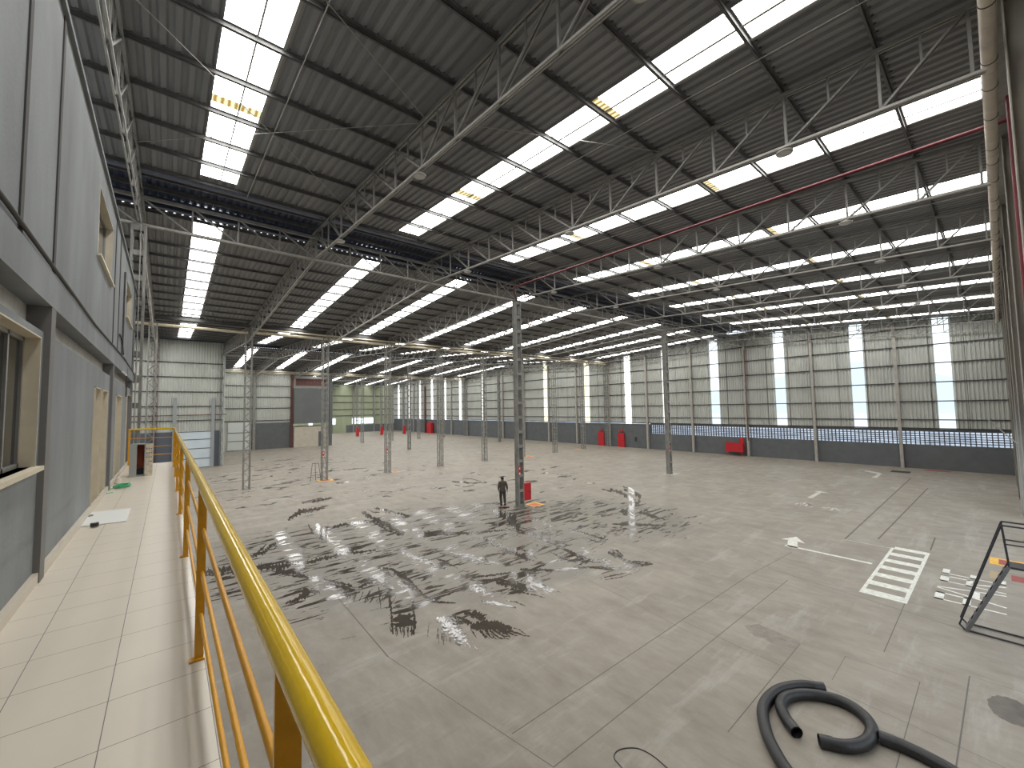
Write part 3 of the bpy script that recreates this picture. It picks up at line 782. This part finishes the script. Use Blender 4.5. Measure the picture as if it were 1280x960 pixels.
mark([pxs([(1080, 589), (1098, 592.5), (1089, 597), (1096, 597.5), (1102.5, 592), (1096, 590.3), (1082, 588)])], M_whitef, 'corner_arrow_marking', 'small pale bent arrow on the floor nearest the right wall')
fw = []
for a, c in [((994, 630.5), (1000, 628)), ((998, 628), (1003, 631)), ((1001, 631.5), (1007, 628.5)), ((1006, 632.5), (1011, 630)), ((1010, 630), (1016, 633)), ((1012, 631), (1015, 633.8)),
             ((1027, 634), (1033, 635.2)), ((1034, 634.2), (1038, 635)), ((1038.5, 638), (1042.5, 635)), ((1042.5, 635), (1050, 638.5))]:
    fw.append(seg(F(*a), F(*c), .13))
mark(fw, M_whitef, 'worn_lettering', 'short row of worn illegible white letters on the floor')
# PARE
y0, y1 = .22, 1.65; h = .75; wv = .085
P_ = [rect(18.03, 18.03+wv, y0, y1), rect(18.03, 18.72, y1-.2, y1), rect(18.03, 18.72, .90, 1.06), rect(18.62, 18.72, .95, y1)]
A_ = [seg((18.62, y0), (19.14, y1), wv), seg((19.72, y0), (19.22, y1), wv), rect(18.88, 19.46, .74, .92)]
R1 = [rect(19.92, 19.92+wv, y0, y1), rect(19.92, 20.58, y1-.2, y1), rect(19.92, 20.58, .92, 1.06), rect(20.50, 20.60, .98, y1), seg((20.15, .95), (20.62, y0), wv)]
E_ = [rect(20.82, 20.82+wv, y0, y1), rect(20.82, 21.38, y1-.17, y1), rect(20.82, 21.25, .86, 1.0), rect(20.82, 21.3, y0, y0+.15)]
mark(P_+A_+R1+E_, M_white, 'painted_lettering', 'tall white word PARE painted on the floor behind the black steel stair')
mark([rect(23.35, 24.05, -1.1, .38)], M_fmar, 'fire_zone_marking', 'maroon floor rectangle with a yellow edge near the black stair, farther one', .003)
mark([rect(23.2, 24.2, .38, .6), rect(24.05, 24.2, -1.1, .38), rect(23.2, 23.35, -1.1, .38)], M_fyel, 'yellow_border_marking', 'yellow painted border beside the farther maroon floor rectangle', .0045)
mark([rect(21.5, 22.2, -1.1, .1)], M_fmar, 'worn_zone_marking', 'faded maroon floor rectangle just behind the black stair, nearer one', .003)
mark([rect(21.4, 22.3, .38, .58)], mat('faded_yellow_paint', (.40, .31, .18), .6), 'faded_border_marking', 'faded yellow border of the nearer maroon rectangle', .0035)
mark([rect(50.0, 50.7, 3.0, 4.6)], M_fmar, 'corner_zone_marking', 'small maroon patch on the floor at the foot of the right wall', .004)
mark([seg(F(1056, 674.5), F(1115, 685.5), .06)], M_whitef, 'guide_line_marking', 'faint thin white line leading to the ladder-striped crossing')
for (cx, cy, h, lab) in ((F(668.5, 630.5).x, F(668.5, 630.5).y, .45, 'orange-red floor square with yellow border beside the red hose cabinet'), (F(407, 600.3).x, F(407, 600.3).y, .60, 'orange-red floor square with yellow border at the foot of a laced column'),
                         (F(494, 589.5).x, F(494, 589.5).y, .36, 'faint orange floor square near the third laced column from the left'), (F(723, 562).x, F(723, 562).y, .5, 'small far orange floor square beside the laced column nearest the right wall'), (F(661, 570.5).x, F(661, 570.5).y, .45, 'faint orange mark on the floor right of the tall mid-floor column')):
    t = mark([rect(cx-h, cx+h, cy-h, cy+h)], M_fyel, 'fire_point_marking', lab, .003)
    c2 = MB().poly(rect(-h*.64+cx, h*.64+cx, cy-h*.64, cy+h*.64), .005).build('centre_square', M_fred, t)
mark([rect(33.2, 34.4, 18.4, 19.3)], M_whitef, 'base_patch_marking', 'pale patch on the floor around the foot of the right-hand tall column', .003)
# saw-cut joints
jt = MB()
for a, c, w_ in [((640, 917.5), (935, 720), .022), ((692, 959), (985, 725), .02), ((424, 749), (485, 821), .03), ((485, 821), (692, 959), .016), ((1000, 805), (910, 915), .018), ((855, 777), (1270, 966), .012),
               ((1057, 820), (1150, 852), .012), ((1150, 852), (1120, 960), .014), ((1057, 820), (1040, 850), .010), ((1212, 845), (1195, 960), .022), ((1212, 845), (1280, 866), .012),
               ((1132, 752), (1105, 815), .018), ((960, 710), (1210, 789), .02), ((990, 720), (1205, 768), .014), ((1138.7, 597.5), (1056, 674), .06), ((1160, 610), (1097.5, 674), .06), ((1169, 672), (1163, 688), .05),
               ((935, 790), (1000, 805), .010), ((735, 725), (790, 752), .018), ((790, 752), (860, 790), .012), ((935, 720), (990, 690), .02), ((245, 620), (300, 616), .04)]:
    p, q = F(*a), F(*c); s_ = seg(p, q, w_); ar = sum(s_[i][0]*s_[(i+1) % 4][1]-s_[(i+1) % 4][0]*s_[i][1] for i in range(4))
    jt.poly(s_ if ar > 0 else s_[::-1], .0015)
jt.build('trim_10', M_seam, kind='structure')
# stains
def blobpoly(cx, cy, rx, ry, n=36, j=.12, rot=0):
    o = []
    for i in range(n):
        a = 2*math.pi*i/n; r = 1+random.uniform(-j, j); x = rx*r*math.cos(a); y = ry*r*math.sin(a)
        o.append((cx+x*math.cos(rot)-y*math.sin(rot), cy+x*math.sin(rot)+y*math.cos(rot)))
    return o
tag(MB().poly(blobpoly(12.62, .20, .50, .30, 48, .05), .002).build('oil_stain', M_stain), 'round dark wet stain on the floor right of the big black hose', 'stain')
tag(MB().poly(pxs([(930, 782), (948, 780), (972, 790), (1000, 802), (994, 812), (975, 806), (965, 805), (955, 798), (944, 796)]), .001).build('floor_patch', mat('darker_concrete_patch', (.215, .19, .158), .5, 0, .2, 6)), 'darker repaired rectangle of concrete above the big black hose', 'patch')
tag(MB().box(47.2, 48.4, 5.2, 6.4, 0, .006).build('drain_cover', M_dark), 'small dark drain cover on the floor near the right wall', 'cover')

# water: traced strokes with ragged edges
def stroke(pts, w, rag=.35, fing=0):
    # pts: pixel polyline, w: half widths in pixels; returns floor polygon(s)
    L_, R__ = [], []; out = []
    P = []
    for (a, wa), (c, wc) in zip(zip(pts, w), list(zip(pts, w))[1:]):
        d = math.hypot(c[0]-a[0], c[1]-a[1]); n_ = max(2, int(d/1.3))
        for i in range(n_): t_ = i/n_; P.append((a[0]+(c[0]-a[0])*t_, a[1]+(c[1]-a[1])*t_, wa+(wc-wa)*t_))
    P.append((*pts[-1], w[-1]))
    n_ = len(P)
    for i, (x, y, ww) in enumerate(P):
        x0, y0, _ = P[max(0, i-1)]; x1, y1, _ = P[min(n_-1, i+1)]; dx, dy = x1-x0, y1-y0; l = math.hypot(dx, dy) or 1; nx, ny = -dy/l, dx/l
        a = ww*(1+random.uniform(-rag, rag)); c = ww*(1+random.uniform(-rag, rag))
        out.append((F(x+nx*a, y+ny*a), F(x-nx*c, y-ny*c)))
    mb = []
    for (a, c), (e_, g_) in zip(out, out[1:]): mb.append([a, c, g_, e_])
    return mb
water = MB(); zc = [0]
def addw(quads):
    zc[0] += 1; zz = .002+.00002*(zc[0] % 80)
    for q in quads:
        ar = sum(q[i][0]*q[(i+1) % 4][1]-q[(i+1) % 4][0]*q[i][1] for i in range(4))
        water.poly([tuple(v_[:2]) for v_ in (q if ar > 0 else q[::-1])], zz)
def S(pts, w, rag=.35):
    addw(stroke(pts, [q_*.62 for q_ in w], min(.95, rag*1.9)))
    for k_ in range(2):      # thinner run-offs beside each stroke
        dx, dy = random.uniform(-14, 14), random.uniform(-5, 5); i_ = random.randrange(len(pts)-1)
        a, c = pts[i_], pts[i_+1]
        addw(stroke([(a[0]+dx, a[1]+dy), ((a[0]+c[0])/2+dx, (a[1]+c[1])/2+dy*1.4), (c[0]+dx, c[1]+dy*.6)], [.4, max(w)*.28, .3], .9))
S([(357, 755), (372, 748), (385, 740), (400, 740)], [1.0, 5, 7, 3], .5)
S([(240, 716), (290, 712), (345, 708), (385, 703), (430, 692), (470, 688)], [5, 6, 5, 3, 3, 1], .5)
S([(345, 712), (390, 722), (440, 732)], [4, 2.5, 2], .5); S([(405, 732), (440, 737)], [3, 2], .5); S([(425, 748), (450, 740)], [2, 1], .4)
S([(448, 735), (462, 728), (474, 724), (482, 730), (490, 738)], [2, 3, 3, 6, 5], .4)
for q in range(6): S([(446+q*8, 740), (442+q*7, 752)], [1.2, .5], .4)
S([(486, 738), (489, 765), (491, 793)], [4, 2, 2.2], .35)
S([(472, 711), (490, 712), (505, 722), (513, 736), (517, 762), (519, 780), (515, 793)], [2, 2.5, 4, 4.5, 2, 2.5, 4], .4)
S([(491, 776), (500, 773), (513, 773)], [3, 8, 8], .15); S([(494, 782), (508, 780), (518, 778)], [3, 6, 5], .2)
for q in range(5): S([(495+q*5, 784), (497+q*4.4, 795-(q % 2)*4)], [1.4, .6], .3)
S([(505, 718), (530, 745), (545, 752), (570, 754)], [2, 2, 1.5, 1], .4)
S([(546, 772), (556, 778), (568, 787), (580, 803)], [3, 8, 11, 7], .5)
for q in range(8): S([(548+q*4.5, 784+q*2), (546+q*6, 799+q*1.5)], [1.2, .5], .4)
S([(562, 776), (575, 776), (590, 779)], [5, 6, 3], .4)
S([(580, 767), (596, 768), (606, 775)], [2, 6, 5], .4)
S([(588, 784), (604, 782), (622, 783), (640, 785)], [4, 11, 10, 2.5], .2)
for q in range(7): S([(600+q*6, 788), (608+q*7.5, 799-q*.8)], [2.5, .6], .3)
S([(596, 728), (625, 724), (650, 732), (664, 735)], [1, 3, 5, 2], .4); S([(620, 728), (645, 732), (670, 738)], [3, 6, 3], .5); S([(660, 725), (690, 740)], [3, 4], .6); S([(650, 740), (682, 747)], [1.5, 1], .5)
S([(586, 736), (608, 738)], [4, 4], .5); S([(600, 752), (620, 754), (645, 760)], [2, 3, 1], .5)
S([(650, 712), (690, 713), (760, 708)], [2.5, 2, 1], .4); S([(590, 722), (640, 716)], [1.5, 2], .4); S([(740, 710), (765, 711), (805, 706)], [1, 3, 1.5], .3); S([(755, 722), (800, 712)], [1.5, 1], .3)
S([(715, 692), (735, 700), (752, 703)], [2, 5, 1], .3); S([(760, 690), (776, 697), (784, 703)], [2, 4, 2], .4); S([(785, 703), (800, 706), (816, 705)], [2, 3.5, 1], .3)
S([(672, 672), (700, 684), (735, 700)], [1.5, 2, 3], .4); S([(640, 660), (690, 675), (712, 682)], [1.5, 2, 1.5], .4); S([(710, 660), (735, 668), (760, 675)], [1.5, 2, 1], .4)
S([(800, 640), (815, 645), (825, 649)], [2, 3, .8], .3); S([(765, 655), (800, 656), (828, 657)], [1, 2.5, .8], .3)
S([(762, 612), (775, 615), (795, 628), (785, 636), (776, 640), (790, 646)], [2, 3, 3.5, 3, 3, 2], .5); S([(780, 612), (800, 620), (798, 632)], [1.5, 2.5, 2], .5)
S([(395, 655), (402, 668), (412, 676)], [3, 6, 4], .5); S([(405, 660), (440, 655), (470, 652)], [2, 3, 1], .5); S([(452, 640), (470, 650), (505, 668)], [3, 4, 5], .6); S([(470, 635), (490, 640), (512, 645)], [1.5, 3, 1], .5)
S([(500, 690), (530, 700), (560, 712)], [1.5, 4, 1], .6); S([(560, 690), (590, 697), (625, 705)], [1.5, 3.5, 1], .6); S([(600, 672), (640, 690), (660, 700)], [2, 4, 2], .6); S([(530, 668), (580, 667), (640, 662)], [1.5, 2.5, 1], .5)
S([(360, 650), (375, 640), (400, 636)], [2, 4, 2], .6); S([(390, 628), (415, 622)], [2, 2], .5); S([(300, 700), (330, 690), (345, 678)], [1.5, 4, 1.5], .6)
S([(565, 602), (590, 604), (610, 603)], [1, 1.5, .8], .5); S([(620, 640), (640, 650), (650, 664)], [4, 8, 4], .6)
tag(water.build('spilled_water', M_water), 'spilled water lying in dark ragged streaks across the concrete floor', 'water', kind='stuff')

# ------------------------------------------------------------------ hoses
def spline(pts, n=10):
    pts = [Vector(p) for p in pts]; out = []
    P = [pts[0]*2-pts[1]]+pts+[pts[-1]*2-pts[-2]]
    for i in range(1, len(P)-2):
        a, b_, c, d = P[i-1:i+3]
        for k in range(n):
            t_ = k/n; out.append(.5*((2*b_)+(c-a)*t_+(2*a-5*b_+4*c-d)*t_*t_+(3*b_-a-3*c+d)*t_**3))
    out.append(pts[-1]); return out
def hose(pxpts, r, zs, lab):
    pts = [F(x, y, r+dz)+Vector((0, 0, 0)) for (x, y), dz in zip(pxpts, zs)]
    sp = spline(pts); t = thing('suction_hose', lab, 'hose', (sp[0].x, sp[0].y, 0))
    off = Vector((sp[0].x, sp[0].y, 0)); sp = [p-off for p in sp]
    # ribbed wall
    dense = spline(sp, 4); rs = [r*(1+.03*(i % 2)) for i in range(len(dense))]
    MB().tube(dense, rs, 20, False).build('hose_wall', M_hose, t)
    MB().tube(dense, r*.8, 16, False).build('bore', M_dark, t)
    for e_, g_ in ((dense[0], dense[1]), (dense[-1], dense[-2])):
        d = (g_-e_).normalized()
        MB().tube([e_, e_+d*.2], [r*1.06, r*1.06], 20, False).build('cuff', M_black, t)
    return t
hose([(1030, 860), (1000, 857), (971, 864), (954, 884), (958, 915), (972, 945), (990, 972), (1020, 1010)], .098, [0]*8, 'thick black rubber hose curving out of the picture bottom, outermost of the three')
hose([(996, 916), (983, 899), (976, 882), (985, 871), (1012, 868), (1050, 876), (1078, 893), (1090, 912), (1082, 928), (1058, 933), (1024, 926)], .098, [0, 0, 0, .0, .0, 0, 0, 0, 0, 0, 0], 'thick black rubber hose coiled in an open loop on the floor')
hose([(1099, 921), (1125, 931), (1155, 945), (1188, 963), (1230, 990)], .10, [0]*5, 'straight length of thick black hose leading right from the coiled loop')
pts = [F(*p, .006) for p in [(790, 975), (776, 958), (768, 948), (770, 940), (780, 935.5), (797, 935.5), (815, 944), (834, 960), (850, 975)]]
tag(MB().tube(spline(pts), .009, 6).build('loose_cable', M_black), 'thin black cable bent in a loop on the floor below the railing view', 'cable')

# ------------------------------------------------------------------ black steel stair
t = thing('steel_stair', 'black steel access stair standing on the floor at the right edge', 'stair', (16.05, .9, 0))
yb, zb_, SW = -.80, 1.85, .52
def sb(nm, segs, w=.045, m=M_black):
    m_ = MB()
    for a, c in segs: m_.bar(a, c, w, w)
    return m_.build(nm, m, t)
sb('stringer', [((0, 0, 0), (0, yb, zb_))], .07, M_dsteel); sb('stringer', [((SW, 0, 0), (SW, yb, zb_))], .035)
hy, hz = yb+.07, zb_+1.0
for x in (0, SW):
    sb('handrail', [((x, 0, .0), (x, .12, .14)), ((x, .12, .14), (x, hy, hz)), ((x, hy, hz), (x, yb-1.35, hz))], .034)
    sb('guard_rail', [((x, yb+.03, zb_+.55), (x, yb-1.35, zb_+.55))], .03)
    sb('newel_post', [((x, yb, zb_), (x, hy, hz))], .03)
    sb('rear_post', [((x, yb-1.35, 0), (x, yb-1.35, hz))], .045)
for q in range(8):
    f_ = (q+.8)/8.6
    MB().box(0, SW, yb*f_-.035, yb*f_+.035, zb_*f_-.012, zb_*f_+.012).build('tread', M_black, t)
sb('base_frame', [((0, 0, .03), (0, yb-1.35, .03)), ((SW, 0, .03), (SW, yb-1.35, .03)), ((0, 0, .03), (SW, 0, .03))], .036)
MB().box(0, SW, yb-1.35, yb, zb_-.04, zb_+.01).build('platform', M_black, t)

# ------------------------------------------------------------------ fire equipment
def cabinet(name, lab, x, y, w, d, z0, z1, feet=True):
    t = thing(name, lab, 'cabinet', (x, y, 0))
    MB().box(-w/2, w/2, -d/2, d/2, z0, z1).box(-w/2-.02, w/2+.02, -d/2-.02, d/2+.02, z1, z1+.03).build('body', M_red, t)
    MB().box(-w/2+.04, w/2-.04, -d/2-.02, -d/2, z0+.05, z1-.05).build('door', M_red, t)
    MB().box(w/2-.14, w/2-.08, -d/2-.05, -d/2-.02, (z0+z1)/2-.06, (z0+z1)/2+.06).build('handle', M_black, t)
    if feet:
        for sx in (-1, 1):
            for sy in (-1, 1): MB().box(sx*w/2*.9-.02, sx*w/2*.9+.02, sy*d/2*.8-.02, sy*d/2*.8+.02, 0, z0).build('leg', M_red, t)
    return t
cabinet('hose_cabinet', 'red fire hose cabinet hung low on the right side of the tall mid-floor column', 16.97, 19.05, .68, .24, .34, 1.34, False)
t = cabinet('hose_cabinet', 'wide red fire cabinet at the foot of the right wall', 50.7, 20.2, .5, 1.9, .45, 1.45)
MB().box(-.1, .1, -1.0, -.6, 1.48, 2.1).build('sign', M_red, t)
for (x, y, lab) in ((50.95, 39.6, 'left red door panel on the right wall near the corner column'), (50.95, 36.0, 'right red door panel on the right wall near the corner column')):
    t = thing('fire_door', lab, 'door', (x, y, 0)); MB().box(-.05, .05, -.55, .55, 0, 2.05).build('leaf', M_red, t); MB().box(-.08, -.05, -.45, -.38, .95, 1.1).build('handle', M_black, t); MB().box(-.06, .06, -.3, .3, 2.25, 2.45).build('sign', M_red, t)
t = thing('fire_extinguisher', 'dark fire extinguisher on the wall beside the right red door panel', 'extinguisher', (50.95, 33.6, 0))
MB().tube([(0, 0, .95), (0, 0, 1.0), (0, 0, 1.5), (0, 0, 1.58)], [.06, .1, .1, .05], 12).build('cylinder', M_strap, t); MB().tube([(0, 0, 1.58), (0, 0, 1.66)], .025, 8).build('valve', M_black, t); MB().box(0, .25, -.03, .03, 1.2, 1.3).build('bracket', M_black, t)
cabinet('hose_cabinet', 'red cabinet against the far part of the right wall below a maroon pipe', 50.6, 92.5, .6, 2.2, 0, 2.6, False)
for i in (6, 7, 8):
    x = BX[i]; t = thing('column_fire_box', 'small red box at the foot of the far column, %s from the left' % ORD[i-6], 'box', (x, 95.5, 0)); MB().box(-.3, .3, -.3, -.05, .1, 2.0).build('body', M_red, t); MB().box(-.25, .25, -.32, -.3, .2, 1.9).build('door', M_red, t)
for (x, y, lab) in ((16.4, 18.75, 'red sign plate fixed low on the tall mid-floor column'), (33.75, 18.75, 'red sign plate fixed low on the right-hand tall column'), (10.6, 37.95, 'red sign plate on the laced column above the orange floor square'), (16.35, 37.95, 'red sign plate on the third laced column from the left')):
    o = MB().box(x-.23, x-.09, y-.01, y+.01, 1.95, 2.5).build('sign_plate', M_red); tag(o, lab, 'sign'); MB().box(x-.2, x-.12, y-.014, y-.01, 1.98, 2.12).box(x-.19, x-.13, y-.014, y-.01, 2.3, 2.42).build('white_marks', M_sheet, o)
# tripod rack next to second column
t = thing('wire_rack', 'thin dark wire frame leaning on the second laced column from the left', 'rack', (10.0, 38.3, 0))
sgs = [((-.5, 0, 0), (-.35, 0, 1.5)), ((.0, .3, 0), (-.1, .1, 1.5)), ((.3, -.2, 0), (.15, 0, 1.5)), ((-.35, 0, 1.5), (.15, 0, 1.5)), ((-.45, 0, .5), (.25, -.1, .5))]
for a, c in sgs: MB().bar(a, c, .03, .03).build('rod', M_black, t)

# lamps under the trusses
lampm = None
for i in range(1, 7):
    for j, y in enumerate((2.85, 9.35, 15.7)):
        if i > 4 and j: continue
        lab = 'round grey high-bay lamp under the %s truss line from left, %s from near wall' % (ORD[i], ORD[j])
        z = 11.5+.055*y
        if lampm is None:
            lampm = thing('high_bay_lamp', lab, 'lamp', (BX[i], y, z), 0, 'high-bay lamps')
            MB().tube([(0, 0, 0), (0, 0, .03), (0, 0, .05), (0, 0, .1)], [.165, .17, .15, .06], 24).build('housing', M_chord, lampm)
            MB().tube([(0, 0, -.006), (0, 0, .0)], .14, 24).build('diffuser', mat('lamp_diffuser', (.55, .55, .52), .3), lampm)
            MB().tube([(0, 0, .1), (0, 0, .16)], .015, 8).build('hanger', M_steel, lampm)
        else: dup(lampm, (BX[i], y, z), 0, lab)

# ------------------------------------------------------------------ person
def skin(name, verts, edges, radii, m, parent, sub=2, root=0):
    me = bpy.data.meshes.new(name); me.from_pydata(verts, edges, []); me.materials.append(m); o = bpy.data.objects.new(name, me); C.objects.link(o)
    s_ = o.modifiers.new('skin', 'SKIN'); s_.use_smooth_shade = True
    sv = me.skin_vertices[0].data
    for i, r in enumerate(radii):
        sv[i].radius = r if isinstance(r, tuple) else (r, r)
    sv[root].use_root = True
    u_ = o.modifiers.new('sub', 'SUBSURF'); u_.levels = sub; u_.render_levels = sub
    o.parent = parent; return o
M_skin = mat('brown_skin', (.16, .085, .055), .5); M_shirt = mat('grey_brown_work_shirt', (.10, .083, .068), .8, 0, .2, 15)
M_trou = mat('dark_brown_trousers', (.062, .052, .045), .8, 0, .2, 15); M_hair = mat('black_cap_hair', (.012, .011, .011), .7); M_boot = mat('black_boots', (.018, .017, .016), .5)
pp = F(628.5, 631.5)
per = thing('person', 'person in brown work clothes and dark cap walking across the wet floor', 'person', (pp.x, pp.y, 0), -YAW+.2)
# local: +x right, +y away (walks away from the camera, slight stride)
bv = [(0, 0, .93), (0, .01, 1.12), (0, .02, 1.32), (0, .0, 1.45), (0, .02, 1.53), (0, .03, 1.62),       # pelvis spine neck head
      (-.10, 0, .88), (-.11, .07, .50), (-.10, -.02, .10), (-.10, .10, .04),
      (.10, 0, .88), (.12, .0, .49), (.12, -.12, .11), (.13, .0, .04),
      (-.17, 0, 1.40), (-.24, -.02, 1.14), (-.23, .10, .92), (-.23, .13, .84),
      (.17, 0, 1.40), (.25, -.03, 1.14), (.30, .05, .91), (.315, .08, .83)]
be = [(0, 1), (1, 2), (2, 3), (3, 4), (4, 5), (0, 6), (6, 7), (7, 8), (8, 9), (0, 10), (10, 11), (11, 12), (12, 13), (3, 14), (14, 15), (15, 16), (16, 17), (3, 18), (18, 19), (19, 20), (20, 21)]
br = [.12, .11, (.14, .10), .08, .062, .105, .085, .062, .04, .035, .085, .062, .04, .035, .06, .045, .03, .03, .06, .045, .03, .03]
k0 = len(bv)
for side, hi in ((-1, 17), (1, 21)):
    hx, hy, hz = bv[hi]
    for q in range(4):
        oy = -.03+.02*q; l = [.07, .078, .073, .06][q]
        a = len(bv); bv += [(hx, hy+oy, hz-.04), (hx-side*.012, hy+oy+.005, hz-.04-l)]; be += [(hi, a), (a, a+1)]; br += [.010, .008]
    a = len(bv); bv += [(hx-side*.01, hy+.045, hz-.01), (hx-side*.02, hy+.06, hz-.05)]; be += [(hi, a), (a, a+1)]; br += [.011, .009]
skin('body', bv, be, br, M_skin, per, 1)
sv_ = [(0, 0, .73), (0, .01, 1.12), (0, .02, 1.32), (0, 0, 1.44), (0, .01, 1.49), (-.18, 0, 1.40), (-.25, -.02, 1.14), (-.235, .09, .95), (.18, 0, 1.40), (.27, -.03, 1.14), (.30, .03, .94)]
se = [(0, 1), (1, 2), (2, 3), (3, 4), (3, 5), (5, 6), (6, 7), (3, 8), (8, 9), (9, 10)]
skin('work_shirt', sv_, se, [(.20, .15), (.185, .145), (.205, .145), (.13, .11), .07, .095, .075, .058, .095, .075, .058], M_shirt, per)
tv = [(0, 0, .95), (-.095, 0, .86), (-.11, .07, .50), (-.10, -.02, .13), (.095, 0, .86), (.12, 0, .49), (.12, -.12, .14)]
skin('trousers', tv, [(0, 1), (1, 2), (2, 3), (0, 4), (4, 5), (5, 6)], [(.16, .13), .12, .098, .078, .12, .098, .078], M_trou, per)
for x, y0_ in ((-.10, -.02), (.12, -.12)):
    skin('boot', [(x, y0_-.03, .05), (x, y0_+.08, .045), (x, y0_+.17, .04), (x, y0_-.01, .14)], [(0, 1), (1, 2), (0, 3)], [.058, .056, .048, .066], M_boot, per)
hv = []; hf = []
hm = MB()
for i in range(7):
    th = i/6*math.pi*.58
    for j in range(14):
        a = 2*math.pi*j/14; hv.append((.102*math.sin(th)*math.cos(a), .03+.118*math.sin(th)*math.sin(a), 1.62+.122*math.cos(th)))
hm.add(hv, [(i*14+j, i*14+(j+1) % 14, (i+1)*14+(j+1) % 14, (i+1)*14+j) for i in range(6) for j in range(14)], True); hm.build('cap', M_hair, per)
t = thing('floor_squeegee', 'low red squeegee on the wet floor at the feet of the person', 'squeegee', (F(630, 635).x, F(630, 635).y, 0), -YAW)
MB().box(-.32, .32, -.03, .03, .02, .07).build('head', M_redpipe, t); MB().box(-.32, .32, -.008, .008, 0, .03).build('blade', M_black, t)

# ------------------------------------------------------------------ light
w = bpy.data.worlds.new('overcast'); sc.world = w; w.use_nodes = True
bg = w.node_tree.nodes['Background']; bg.inputs['Color'].default_value = (.82, .91, 1, 1); bg.inputs['Strength'].default_value = 1.4
sc.view_settings.view_transform = 'Standard'; sc.view_settings.look = 'None'; sc.view_settings.gamma = 1; sc.view_settings.use_curve_mapping = False
sc.view_settings.exposure = 0.36
